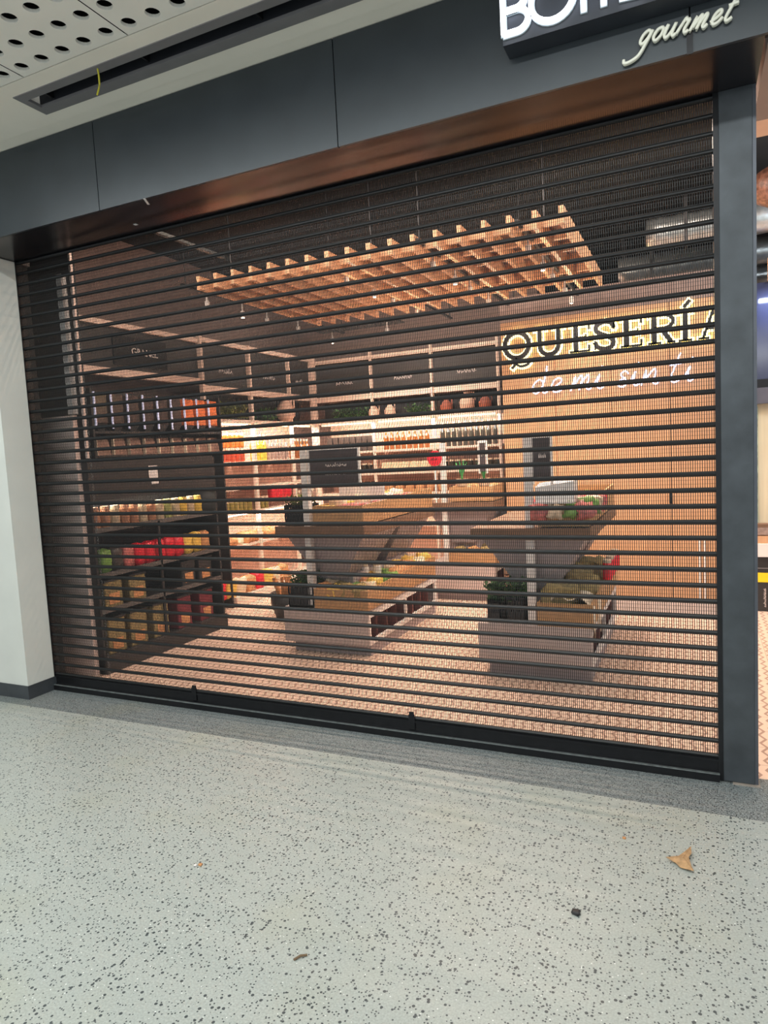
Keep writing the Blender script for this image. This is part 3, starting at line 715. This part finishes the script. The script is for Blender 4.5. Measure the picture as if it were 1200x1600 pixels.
# ================================================================== DARK GONDOLA ON THE LEFT
g = empty('dark_gondola', 'tall dark gondola shelf with open front on the left of the shop', 'shelving', (0, 1.0, 0))
gx0, gx1 = -.15, .20
build(MB().box(gx0, gx0+.02, -.66, .70, 0, 1.56), 'back_panel', m_gond, g)
build(MB().box(gx0, gx1, -.68, -.66, 0, 1.56), 'side_panel', m_gond, g); build(MB().box(gx0, gx1, .70, .72, 0, 1.54), 'side_panel', m_gond, g)
build(MB().box(gx0, gx1, -.66, .70, 1.53, 1.56), 'top_board', m_gond, g)
build(MB().box(gx1-.02, gx1, -.66, .70, 1.26, 1.53), 'fascia_board', m_gond, g)
build(MB().box(gx0, gx1+.02, -.68, .72, 0, .12), 'base_board', m_gond, g)
for zz in (1.05, .72, .46): build(MB().box(gx0+.02, gx1-.005, -.66, .70, zz-.02, zz), 'shelf', m_gond, g)
for zz in (1.05, .72, .46): build(MB().box(gx1-.006, gx1, -.66, .70, zz-.022, zz+.012), 'price_rail', mat('price_rail', (92, 88, 86), .4), g)
build(MB().box(gx1-.015, gx1, -.035, -.015, .12, 1.05), 'divider', m_gond, g)
build(MB().box(gx0-.04, .145, -.72, -.68, 0, 1.87), 'end_panel', m_beige, g)
nt = build(MB().box(gx1, gx1+.002, -.09, .005, 1.39, 1.49), 'notice', p_white, g); nt['label'] = 'small white notice on the dark fascia'
build(MB().box(gx1, gx1+.002, -.07, .01, 1.345, 1.365), 'price_ticket', p_white, g)
area('gondola_light', (.12, 1.0, 1.24), (0, .25, 0), .03, 1.3, 5, (1, .85, .7))
gm = [('herb', (150, 150, 90)), ('spice', (170, 120, 90)), ('seed', (190, 170, 140)), ('yellow_spice', (212, 178, 80))]
for k in range(13):
    nm, rgb = gm[[1, 1, 2, 1, 1, 2, 1, 2, 0, 2, 3, 2, 3][k]]
    me = jar_mesh('g%s' % k, gl(nm+'_jar', rgb), mat('cap_%s' % nm, tuple(min(255, v+30) for v in rgb), .4), .036, .16)
    put('spice_jar', me, (.12, .42+k*.094, 1.05), (0, 0, 0), '%s jar on the upper shelf of the dark gondola, %s' % (nm.replace('_', ' '), ['nearest the shutter', 'second along', 'third along', 'fourth along', 'fifth along', 'sixth along', 'seventh along', 'eighth along', 'ninth along', 'tenth along', 'eleventh along', 'twelfth along', 'at the far end'][k]), 'jar')
mm = [p_green, p_dark, p_meat, p_red, p_red, p_red, p_red, p_red, p_yel, p_yel, p_tan]
nn = ['green', 'dark', 'pink', 'red', 'red', 'red', 'red', 'red', 'yellow', 'yellow', 'tan']
for k in range(11):
    put('snack_packet', packet_mesh('gp%d' % k, mm[k], .08, .10, .17, 30+k, .07), (.12, .46+k*.112, .72), (0, 0, 0),
        '%s packet on the second shelf of the dark gondola, %s' % (nn[k], ['nearest the shutter', 'second along', 'third along', 'fourth along', 'fifth along', 'sixth along', 'seventh along', 'eighth along', 'ninth along', 'tenth along', 'at the far end'][k]), 'packet')
m_nut = mat('nut_mix', (132, 116, 76), .7, var=.4, scale=60); m_acr = mat('acrylic_front', (150, 146, 128), .15, var=.05); m_mar = mat('maroon_box', (112, 40, 50), .5, var=.2)
def bulk_bin(y, z, m, lab, h=.22):
    r = empty('bulk_bin', lab, 'bin', (.10, y, z))
    build(MB().box(-.10, .08, -.085, .085, 0, h), 'bin_body', m, r, bevel=.006)
    build(MB().box(.08, .083, -.05, .05, .03, .11), 'bin_label', p_tan, r)
    build(MB().box(-.1, .084, -.088, .088, h, h+.012), 'lid', m_gond, r)
for (y, z, c, nm) in ((.48, .46, m_nut, 'olive'), (.72, .46, m_nut, 'olive'), (1.30, .46, m_gond, 'black'), (1.52, .46, m_gond, 'black'), (.48, .12, m_nut, 'olive'), (.70, .12, m_nut, 'olive'), (.94, .12, m_nut, 'olive'), (1.22, .12, m_mar, 'maroon'), (1.50, .12, m_mar, 'maroon')):
    bulk_bin(y, z, c, '%s bulk bin on the %s of the gondola, %s' % (nm, 'lower shelf' if z > .3 else 'base', {.48: 'nearest the shutter', .72: 'second along', 1.30: 'right of the empty gap', 1.52: 'at the far end', .70: 'second along', .94: 'third along', 1.22: 'fourth along', 1.50: 'at the far end'}[y]), .20 if z > .3 else .26)
# dispensers behind and above the gondola
m_tubeg = mat('dispenser_dark', (74, 62, 58), .15, var=.3, scale=25); m_tubeo = mat('dispenser_orange', (196, 104, 60), .2, var=.3, scale=25)
m_glint = mat('acrylic_highlight', (196, 200, 228), .2, emit=.35)  # faint emission paints in the blue-white highlights of the clear tubes
DP = None
rack = empty('dispenser_rack', 'dark two-level rack holding the bulk dispensers', 'rack', (-.28, 1.6, 0))
build(MB().box(-.09, .09, -.82, .745, 1.765, 1.785), 'shelf', m_gond, rack); build(MB().box(-.09, .09, -.82, .745, 1.575, 1.59), 'shelf', m_gond, rack)
build(MB().box(-.09, -.08, -.82, .745, .0, 2.12), 'back_panel', m_gond, rack)
build(MB().box(-.09, .09, -.84, -.82, 0, 2.12), 'side_panel', m_gond, rack); build(MB().box(-.09, .09, .745, .76, 0, 2.12), 'side_panel', m_gond, rack)
ordn = ['nearest the shutter', 'second along', 'third along', 'fourth along', 'fifth along', 'sixth along', 'seventh along', 'eighth along', 'ninth along', 'at the far end']
for k in range(9):
    y = .875+k*.174; orange = k >= 6
    r = empty('bulk_dispenser', 'clear bulk dispenser filled with %s grains, upper row, %s' % ('orange' if orange else 'dark', ordn[k]), 'dispenser', (-.26, y, 1.786))
    build(MB().box(-.05, .055, -.062, .062, .06, .30), 'hopper', m_tubeo if orange else m_tubeg, r, bevel=.006)
    build(MB().hexa([(-.03, -.03, 0), (.03, -.03, 0), (.03, .03, 0), (-.03, .03, 0), (-.045, -.06, .06), (.05, -.06, .06), (.05, .06, .06), (-.045, .06, .06)]), 'spout', m_gond, r)
    build(MB().box(.05, .062, -.074, -.062, .02, .31), 'edge_strip', m_glint, r)  # strip drawn in as the tube's highlight
    r2 = empty('scoop_bin', 'small clear scoop bin of brown seeds, lower row, %s' % ordn[k], 'bin', (-.26, y, 1.591))
    build(MB().hexa([(-.05, -.07, 0), (.05, -.07, 0), (.05, .07, 0), (-.05, .07, 0), (-.05, -.07, .14), (.02, -.07, .14), (.02, .07, .14), (-.05, .07, .14)]), 'bin_body', mat('seed_brown', (120, 92, 80), .3, var=.4, scale=40), r2)
    build(MB().box(.02, .05, -.072, -.066, .0, .13), 'edge_strip', g_cap, r2)
# white post with slim frame at gondola end
tag(build(MB().box(.085, .135, .30, .345, 1.88, 2.84), 'white_post', m_white), 'short white post rising above the beige end panel', 'post')
tag(build(MB().box(.205, .222, .31, .33, 1.565, 3.6), 'slim_mast', m_beige), 'slim pale mast beside the short white post', 'mast')

# ================================================================== DISPLAY ISLANDS
def tray(parent, x0, x1, y0, y1, z0, z1, m, tilt=0, name='tray'):
    t = .014; mb = MB()
    mb.box(x0, x1, y0, y1, z0, z0+.012); mb.box(x0, x1, y0, y0+t, z0+.013, z1); mb.box(x0, x1, y1-t, y1, z0+.013, z1+tilt)
    for xa, xb in ((x0, x0+t), (x1-t, x1)):
        mb.hexa([(xa, y0+t, z0+.013), (xb, y0+t, z0+.013), (xb, y1-t, z0+.013), (xa, y1-t, z0+.013), (xa, y0+t, z1), (xb, y0+t, z1), (xb, y1-t, z1+tilt), (xa, y1-t, z1+tilt)])
    return build(mb, name, m, parent)
def island(label, x0, y0, depth=1.48, postx=.22, W=.72, board=(.10, .49), boardseed=3, chalk=True):
    r = empty('display_island', label, 'display stand', (x0, y0, 0))
    build(MB().box(.05, W-.01, .06, depth-.04, 0, .085), 'toe_kick', m_hop, r)
    build(MB().box(0, W, 0, .02, .085, .334).box(0, .02, .02, depth, .085, .334).box(.02, W, depth-.02, depth, .085, .334).box(0, W, 0, depth, .335, .35), 'plinth', m_plinth, r, bevel=0)
    nb_ = build(MB().box(W-.10, W-.09, .02, depth-.02, .085, .335), 'niche_back', m_mahog, r)
    for k in range(1, 8): build(MB().box(W-.09, W-.022, .02+k*(depth-.04)/8, .032+k*(depth-.04)/8, .09, .33), 'niche_divider', m_mahog, r)
    sf = MB().box(W-.02, W+.002, .021, depth, .29, .334).box(W-.02, W+.002, .021, depth, .086, .12)
    for yy in (.021, depth/2-.02, depth-.06): sf.box(W-.02, W+.002, yy, yy+.03, .121, .289)
    build(sf, 'niche_frame', m_white, r)
    build(MB().box(postx, postx+.05, .02, .07, .35, 1.56), 'post', m_white, r)
    # hoppers: two inverted wedges one behind the other
    for ya, yb in ((.06, depth*.47), (depth*.52, depth-.04)):
        build(MB().hexa([(.24, ya+.1, .56), (W-.24, ya+.1, .56), (W-.24, yb-.1, .56), (.24, yb-.1, .56), (.03, ya, .90), (W-.03, ya, .90), (W-.03, yb, .90), (.03, yb, .90)]), 'hopper', m_hop, r)
    build(MB().box(.2, W-.2, .2, depth-.2, .35, .58), 'hopper_stem', m_hop, r)
    build(MB().box(-.03, W+.01, .0, depth, .90, .975), 'ledge', m_crated, r)
    tray(r, postx+.08, W, .02, depth*.98, .985, 1.125, m_crate, .03, 'upper_tray')
    tray(r, postx+.06, W+.01, .0, depth*.97, .352, .50, m_crate, .03, 'lower_tray')
    sb = build(MB().box(postx+board[0], postx+board[1], .03, .045, 1.27, 1.54), 'chalkboard', mat('chalkboard', (62, 54, 56), .7, var=.1), r)
    a, b = postx+board[0], postx+board[1]
    build(MB().box(a-.015, a, .025, .05, 1.25, 1.56).box(b, b+.015, .025, .05, 1.25, 1.56).box(a, b, .025, .05, 1.54, 1.565), 'board_frame', m_white, sb)
    mb = MB(); scribble(mb, a+(b-a)*.33, 1.415, (b-a)*.45, .03, .029, 9, boardseed, .0035)
    if b-a > .3: scribble(mb, a+(b-a)*.33, 1.355, (b-a)*.47, .03, .029, 10, boardseed+1, .0045)
    build(mb, 'chalk_writing', m_chalk, sb, fix=False)
    return r
A = (1.19, 1.18); B = (2.785, 1.06)
island('display island in front left of centre with wide chalkboard', *A, postx=.22, board=(.075, .475))
island('display island on the right with narrow chalkboard before the oak wall', *B, postx=.33, board=(.06, .165), boardseed=9)
island('rear display island between the two front ones with thin white post', 1.62, 3.12, depth=1.15, postx=.2, board=(.4, .46), boardseed=14)

m_blkcr = mat('black_plastic_crate', (36, 36, 40), .5, var=.15)
def mesh_crate(x, y, z, w_, d_, h_, top, label):
    r = empty('plastic_crate', label, 'crate', (x, y, z))
    mb = MB(); mb.box(0, w_, 0, d_, 0, .01)
    for k in range(3):
        zz = .0+k*(h_-.02)/2
        mb.box(0, w_, 0, .008, zz, zz+.02).box(0, w_, d_-.008, d_, zz, zz+.02).box(0, .008, 0, d_, zz, zz+.02).box(w_-.008, w_, 0, d_, zz, zz+.02)
    n = 7
    for k in range(n+1):
        xx = k*(w_-.01)/n; mb.box(xx, xx+.010, 0, .007, 0, h_); mb.box(xx, xx+.01, d_-.007, d_, 0, h_)
        yy = k*(d_-.01)/n; mb.box(w_-.007, w_, yy, yy+.01, 0, h_); mb.box(0, .007, yy, yy+.01, 0, h_)
    build(mb, 'crate_shell', m_blkcr, r, fix=False)
    build(MB().box(.01, w_-.01, .01, d_-.01, .01, h_*.8), 'liner', m_gond, r)
    return r
mesh_crate(1.235, 1.195, .352, .22, .2, .18, 0, 'black slatted crate of herbs left of the wide chalkboard post')
foliage('herb_bundle', m_green, .20, .18, .10, 500, (1.345, 1.295, .50), 'green herbs heaped in the black crate of the left island', 'herbs', leaf=.04)
mesh_crate(1.235, 1.21, .976, .19, .2, .16, 0, 'black slatted crate on the ledge of the left island')
foliage('herb_bundle', m_moss, .17, .18, .08, 350, (1.33, 1.31, 1.11), 'yellow green herbs in the crate on the left island ledge', 'herbs', leaf=.035)
mesh_crate(2.845, 1.08, .352, .09, .15, .15, 0, 'narrow black crate on the left edge of the right island')
foliage('herb_bundle', m_green, .10, .14, .13, 220, (2.89, 1.155, .47), 'green herbs in the narrow black crate of the right island', 'herbs', leaf=.05)
mesh_crate(2.965, 1.085, .352, .13, .15, .17, 0, 'wider black crate beside the narrow chalkboard post')
foliage('herb_bundle', m_green, .14, .15, .12, 280, (3.03, 1.165, .49), 'green herbs beside the narrow chalkboard post', 'herbs', leaf=.05)

# goods: lower tray of left island
k = 0; rr = random.Random(3)
grid = [(1.52+i*.105, 1.25+j*.125) for j in range(11) for i in range(4)]
pcol = [(p_yel, 'yellow'), (p_tan, 'tan'), (p_cream, 'cream'), (p_green, 'green'), (p_bur, 'khaki')]
pk = {}
for nm_i, (m_, nm_) in enumerate(pcol):
    pk[nm_] = [packet_mesh('%s_pk%d' % (nm_, s), m_, .11, .12, .12, nm_i*5+s, .2) for s in range(2)]
for (x, y) in grid:
    nm_ = pcol[rr.choice([0, 0, 1, 1, 2, 3, 4, 4])][1]
    put('produce_bag', pk[nm_][rr.randint(0, 1)], (x, y, .39+.03*(y-1.2)+rr.uniform(0, .03)), (rr.uniform(-.2, .2), rr.uniform(-.2, .2), rr.random()*6),
        '%s bag heaped in the lower tray of the left island' % nm_, 'bag', '%s bags in the left lower tray' % nm_)
ME['wjar'] = jar_mesh('wjar', p_white, g_cap, .035, .15)
for q, (x, y) in enumerate(((1.62, 1.55), (1.70, 1.60), (1.78, 1.66))):
    put('white_jar', ME['wjar'], (x, y, .48), (0, 0, 0), 'white jar standing among the bags of the left lower tray, %s' % ['left', 'middle', 'right'][q], 'jar')
# upper tray left island: charcuterie
ME['saus'] = MB().lathe([(.004, -.09), (.02, -.075), (.024, 0), (.02, .075), (.004, .09)], 10, axis='x').mesh('saus', [p_meat])
ME['saus2'] = MB().lathe([(.004, -.09), (.02, -.075), (.024, 0), (.02, .075), (.004, .09)], 10, axis='x').mesh('saus2', [p_yel])
for i in range(22):
    x = 1.58+(i % 3)*.12; y = 1.28+(i//3)*.17; red = (i*5) % 3
    if i % 4 == 3:
        put('wrapped_cheese', pk['cream'][i % 2], (x, y, 1.05), (0, 0, i), 'cream wrapped cheese in the upper tray of the left island', 'cheese', 'cream cheeses in the left upper tray')
    elif red:
        put('cured_sausage', ME['saus'], (x, y, 1.10+.02*(y-1.2)), (0, 0, .6*math.sin(i*2.1)), 'reddish cured sausage in the upper tray of the left island', 'sausage', 'red sausages in the left upper tray')
    else:
        put('cured_sausage', ME['saus2'], (x, y, 1.10+.02*(y-1.2)), (0, 0, .6*math.sin(i*2.1)), 'golden sausage in the upper tray of the left island', 'sausage', 'golden sausages in the left upper tray')
tag(build(MB().box(1.50, 1.895, 1.62, 1.635, 1.12, 1.27), 'backing_board', p_white), 'white divider board standing across the left upper tray', 'board')
# right island
bx_ = empty('paper_box', 'open white paper box standing in the right upper tray', 'box', (3.30, 1.16, 1.13))
build(MB().hexa([(-.12, -.07, 0), (.12, -.07, 0), (.12, .07, 0), (-.12, .07, 0), (-.12, -.07, .10), (.12, -.07, .135), (.12, .07, .15), (-.12, .07, .12)]), 'box_body', p_white, bx_)
build(MB().box(-.12, .12, -.10, -.071, .0, .012), 'flap', p_white, bx_)
for i in range(24):
    x = 3.20+(i % 4)*.095; y = 1.10+(i//4)*.13
    m_i = (i*7) % 5; nm_ = ['meat', 'meat', 'cream', 'red', 'green'][m_i]
    if 'u'+nm_ not in ME: ME['u'+nm_] = packet_mesh('u'+nm_, {'meat': p_meat, 'cream': p_cream, 'red': p_red, 'green': p_green}[nm_], .11, .10, .10, 60+m_i, .25)
    put('vacuum_pack', ME['u'+nm_], (x, y, 1.03+(0.02 if y > 1.2 else 0)), (.2, .1, i*1.3), '%s vacuum pack in the upper tray of the right island' % {'meat': 'pink meat', 'cream': 'cream', 'red': 'red', 'green': 'green'}[nm_], 'packet', '%s packs in the right upper tray' % nm_)
for q, (x, y, z, s) in enumerate(((3.30, 1.20, .37, 1.25), (3.38, 1.45, .375, 1.3), (3.32, 1.74, .375, 1.3), (3.38, 2.1, .375, 1.3))):
    put('burlap_sack', packet_mesh('sack%d' % q, p_bur, .16*s, .16*s, .19*s, 80+q, .18), (x, y, z), (0, 0, q), 'khaki burlap sack in the right lower tray, %s' % ['at the front', 'second back', 'third back', 'at the rear'][q], 'sack')
p_cloth = mat('cream_cloth', (218, 204, 182), .85, var=.12, scale=20)
cv = MB(); NXc, NYc = 10, 12
def clp(u, v):
    x = 3.26+.26*u if u < .95 else 3.517
    z = .515+.03*math.sin(6*v+4*u) + .04*math.sin(11*u+3*v)*(.6)
    if u > .75: x = 3.505+.02*math.sin(9*v); z = .52-(u-.75)*1.1*(.6+.4*math.sin(5*v)**2)
    return (x, 1.08+.35*v, z)
for i in range(NXc):
    for j in range(NYc):
        a, b, c, d = clp(i/NXc, j/NYc), clp((i+1)/NXc, j/NYc), clp((i+1)/NXc, (j+1)/NYc), clp(i/NXc, (j+1)/NYc); cv.face([a, b, c, d])
clo = build(cv, 'draped_cloth', p_cloth, fix=False)
bm = bmesh.new(); bm.from_mesh(clo.data); bmesh.ops.remove_doubles(bm, verts=bm.verts, dist=.0005); bm.to_mesh(clo.data); bm.free(); clo.data.shade_smooth()
sd = clo.modifiers.new('s', 'SOLIDIFY'); sd.thickness = .006
tag(clo, 'cream cloth draped over the right edge of the right lower tray', 'cloth')
for q in range(4):
    put('red_tin', jar_mesh('redtin', p_red, g_cap, .034, .14) if q == 0 else bpy.data.meshes['redtin'], (3.53+.0*q, 1.75+q*.16, .53), (0, 0, 0), 'red tin standing at the right side of the right island, %s' % ['nearest the shutter', 'second back', 'third back', 'at the rear'][q], 'tin')
# rear island goods
for i in range(15):
    x = 1.97+(i % 3)*.13; y = 3.24+(i//3)*.19
    put('bread_roll', ME['loaf2' if i % 2 else 'loaf'], (x, y, 1.01), (0, 0, i*.9), 'bread roll in the upper tray of the rear island', 'bread', 'rolls in the rear upper tray')
    put('produce_bag', pk['tan' if i % 2 else 'khaki'][i % 2], (x, y, .40), (0, 0, i*.7), 'bag in the lower tray of the rear island', 'bag', 'bags in the rear lower tray')
dk = empty('round_sign', 'bright red round disc sign at the left of the rear island', 'sign', (1.78, 3.10, 1.30))
build(MB().lathe([(.075, -.006), (.075, .006)], 28, (0, 0, .115), 'y'), 'disc', p_red, dk)
build(MB().box(-.006, .006, -.004, .004, -.32, .05), 'stem', m_white, dk)
mb = MB(); scribble(mb, -.035, .095, .07, .03, -.007, 4, 5, .006); build(mb, 'disc_lettering', mat('dark_red', (90, 20, 26), .6), dk, fix=False)
def aloe(x, y, z, label, n, seed):
    r = empty('aloe_plant', label, 'plant', (x, y, z)); rnd = random.Random(seed)
    build(MB().lathe([(.05, 0), (.07, .04), (.065, .07)], 14), 'pot', p_cream, r)
    mb = MB()
    for i in range(n):
        a = rnd.random()*2*PI; l = rnd.uniform(.10, .20); ln = rnd.uniform(.1, .45)
        P = [(math.cos(a)*ln*l*t*t, math.sin(a)*ln*l*t*t, .06+l*t) for t in (0, .4, .75, 1)]
        mb.tube(P, [.011, .010, .006, .001], 5)
    build(mb, 'leaves', m_plant, r, smooth=True)
aloe(2.02, 3.2, 1.13, 'spiky green plant in a pale pot, left one on the rear island', 13, 3)
aloe(2.24, 3.2, 1.13, 'spiky green plant in a pale pot, right one on the rear island', 15, 8)
# front-left basket of kindling and small crate row
bk = empty('wicker_basket', 'dark wicker basket of split wood on the floor behind the left island', 'basket', (.62, 2.15, 0))
build(MB().lathe([(.13, 0), (.17, .12), (.18, .24), (.165, .24), (.15, .05)], 18), 'basket_body', m_gond, bk, smooth=True)
mb = MB(); rnd = random.Random(5)
for i in range(12):
    a = rnd.random()*6; mb.tube([(.06*math.cos(a), .06*math.sin(a), .05), (.14*math.cos(a+.4), .14*math.sin(a+.4), .34+rnd.random()*.08)], .018, 6)
build(mb, 'split_wood', p_tan, bk)
for q, (x, y, z) in enumerate(((2.42, 3.1, 0), (2.42, 3.1, .215))):
    r = empty('wooden_crate', ['dark wooden crate on the floor beside the rear island, lower of two', 'dark wooden crate stacked upon the lower one beside the rear island'][q], 'crate', (x, y, z))
    cr_ = MB()
    for kz in range(3):
        zz = kz*.07; cr_.box(0, .34, 0, .012, zz, zz+.055).box(0, .34, .288, .30, zz, zz+.055).box(0, .012, 0, .3, zz, zz+.055).box(.328, .34, 0, .3, zz, zz+.055)
    cr_.box(0, .34, 0, .3, 0, .01)
    build(cr_, 'slats', m_crated, r)
    build(MB().box(.012, .032, .012, .032, 0, .21).box(.308, .328, .012, .032, 0, .21).box(.012, .032, .268, .288, 0, .21).box(.308, .328, .268, .288, 0, .21), 'corner_post', m_crated, r)
for q in range(6):
    put('dark_bottle', ME['brown'], (2.49+(q % 3)*.09, 3.17+(q//3)*.12, .227), (0, 0, 0), 'brown bottle standing in the upper dark crate', 'bottle', 'brown bottles in the dark crate')

# ================================================================== NEIGHBOURING STALL, RIGHT OF THE POST
struct(MB().box(4.36, 9, -.34, .6, 2.95, 3.2), 'trim_7', mat('greige_soffit', (150, 140, 136), .7, var=.04), 'greige bulkhead beyond the post', 'bulkhead')
struct(MB().box(4.38, 9, 1.2, 1.5, 3.205, 3.312), 'trim_8', mat('cream_bulkhead', (226, 200, 178), .7, var=.04), 'cream bulkhead in the neighbouring stall', 'bulkhead')
tag(build(MB().box(4.4, 8, 1.0, 1.06, 3.33, 3.40).box(4.4, 8, 1.0, 1.06, 3.43, 3.44), 'cable_tray', mat('galvanised', (120, 124, 124))), 'dark metal cable tray in the neighbouring stall', 'cable tray')
lp = empty('pendant_lamp', 'round woven brown pendant lamp beyond the post', 'lamp', (4.66, 2.7, 3.28))
build(MB().lathe([(.04, .15), (.13, .10), (.17, 0), (.13, -.10), (.04, -.15)], 22), 'shade', mat('woven_brown', (128, 92, 78), .35, var=.5, scale=40, bump=.5), lp, smooth=True)
build(MB().tube([(0, 0, .15), (0, 0, .32)], .005, 6), 'cord', m_black, lp)
def pipe(x0, y, z, r_, label):
    q = empty('air_duct', label, 'air duct', (x0, y, z)); pr = []
    n = int((8-x0)/.09)
    for k in range(n+1): pr.append((r_*(1.0 if k % 2 else .955), k*.09))
    build(MB().lathe(pr, 20, (0, 0, 0), 'x'), 'tube', m_foil, q, smooth=True)
    for xx in (.3, 2.2): build(MB().box(xx-.012, xx+.012, -r_-.004, r_+.004, -r_-.004, -r_+.0).box(xx-.012, xx+.012, -r_-.004, -r_, -r_, 3.6-z).box(xx-.012, xx+.012, r_, r_+.004, -r_, 3.6-z), 'hanging_strap', m_black, q)
pipe(3.75, 3.15, 3.20, .13, 'upper crinkled silver duct crossing above the oak wall')
pipe(3.45, 3.95, 3.12, .12, 'middle crinkled silver duct crossing above the oak wall')
pipe(3.15, 4.6, 3.05, .11, 'lowest crinkled silver duct behind the oak wall')
area('duct_area_light', (5.2, 2.3, 3.1), (1.3, 0, .3), .5, .3, 14, (.85, .93, 1))  # cool area light aimed at the silver ducts
kx = empty('market_stall', 'neighbouring stall counter with dark canopy seen past the post', 'stall', (4.47, 3.3, 0))
m_dkgl = mat('dark_canopy', (44, 48, 70), .12, var=.1)
build(MB().box(0, 2.5, 0, .5, 1.94, 2.72), 'canopy', m_dkgl, kx)
build(MB().box(0, 2.5, -.02, .5, 1.74, 1.87), 'canopy_edge', mat('canopy_edge', (78, 78, 88), .5), kx)
build(MB().box(0, 2.5, -.01, .5, 1.87, 1.94), 'canopy_edge', m_black, kx)
build(MB().box(.18, .30, -.04, -.03, 2.72, 2.90), 'orange_plate', mat('orange_plate', (226, 150, 90), .5), kx)
build(MB().box(.0, 2.5, .05, .07, .74, 1.74), 'screen', mat('cream_screen', (206, 196, 168), .7, var=.06, scale=4, stretch=(10, 1, .3)), kx)
sk = build(MB().box(0.0, .11, .03, .045, .74, 1.72), 'product_column', mat('colour_mix', (150, 168, 150), .5, var=.75, scale=14, stretch=(.2, .2, 1)), kx)
build(MB().box(0, 2.5, -.05, .4, .64, .74), 'wood_ledge', m_crated, kx)
build(MB().box(.10, .18, -.06, -.05, .65, .71), 'price_card', g_pink, kx)
build(MB().box(0, 2.5, -.08, .4, .58, .64), 'wood_ledge', m_wood, kx)
build(MB().box(0, 2.5, -.10, .4, .47, .58), 'worktop', m_white, kx)
build(MB().box(0, 2.5, -.06, .4, .0, .46), 'counter_front', m_gond, kx)
build(MB().box(0, 2.5, -.065, -.06, .25, .33), 'yellow_band', mat('yellow_band', (238, 210, 30), .4, var=.02), kx)
build(MB().box(0, 2.5, -.066, -.06, .365, .372), 'counter_joint', m_frame, kx)
mb = MB(); scribble(mb, 0, 0, .16, .02, 0, 12, 4, .003)
o = build(mb, 'counter_lettering', m_chalk, kx, fix=False); o.location = (.16, -.066, .04); o.rotation_euler = (0, -PI/2, 0)
area('stall_light', (4.9, 3.15, 2.60), (.5, 0, 0), .6, .05, 8, (.7, .8, 1))

# ================================================================== LITTER ON FLOOR AND SOFFIT
lf = MB()
P = [(0, .09, .012), (.012, .05, .010), (.01, .02, .012), (.03, -.02, .004), (.045, -.05, .010), (.0, -.045, .003), (-.02, -.03, .006), (-.055, -.022, .010), (-.02, .01, .010), (-.008, .05, .012)]
cc = (0, -.005, .018)
for i in range(len(P)): lf.face([cc, P[i], P[(i+1) % len(P)]])
o = build(lf, 'dry_leaf', mat('dry_leaf', (178, 142, 102), .7, var=.25, scale=60), loc=(4.045, -.69, .002), rot=(0, 0, -.25), fix=False)
md = o.modifiers.new('s', 'SOLIDIFY'); md.thickness = .0015
tag(o, 'curled tan dry leaf lying on the terrazzo at the right', 'leaf')
put('pebble', packet_mesh('pebble', m_gond, .026, .018, .012, 2, .2), (3.734, -1.09, 0), (0, 0, 0), 'small black pebble on the terrazzo below the dry leaf', 'pebble')
tg = MB().tube([(-.022, 0, .004), (0, .003, .006), (.02, -.002, .004)], .0035, 6)
tag(build(tg, 'twig', mat('twig_brown', (112, 92, 70), .8), loc=(3.002, -1.57, 0), rot=(0, 0, .9)), 'short brown twig on the terrazzo near the bottom of the view', 'twig')
put('crumb', packet_mesh('crumb', p_tan, .014, .012, .006, 6, .2), (2.399, -1.299, 0), (0, 0, 0), 'tiny tan crumb on the terrazzo at the left', 'crumb')
put('crumb', packet_mesh('crumb2', p_white, .010, .010, .006, 7, .2), (2.385, -1.31, 0), (0, 0, 0), 'tiny white crumb beside the tan one', 'crumb')
put('crumb', packet_mesh('crumb3', p_tan, .012, .012, .005, 8, .2), (3.837, -.604, 0), (0, 0, 0), 'brown crumb left of the dry leaf', 'crumb')
put('tape_scrap', box_mesh('tape1', p_white, .012, .08, .002, .0004), (1.53, -.345, 2.853), (0, 0, .5), 'torn white tape scrap under the soffit', 'tape')
put('tape_scrap', box_mesh('tape2', p_white, .02, .02, .002, .0004), (1.236, -.121, 2.853), (0, 0, 0), 'tiny white tape scrap nearer the shutter under the soffit', 'tape')
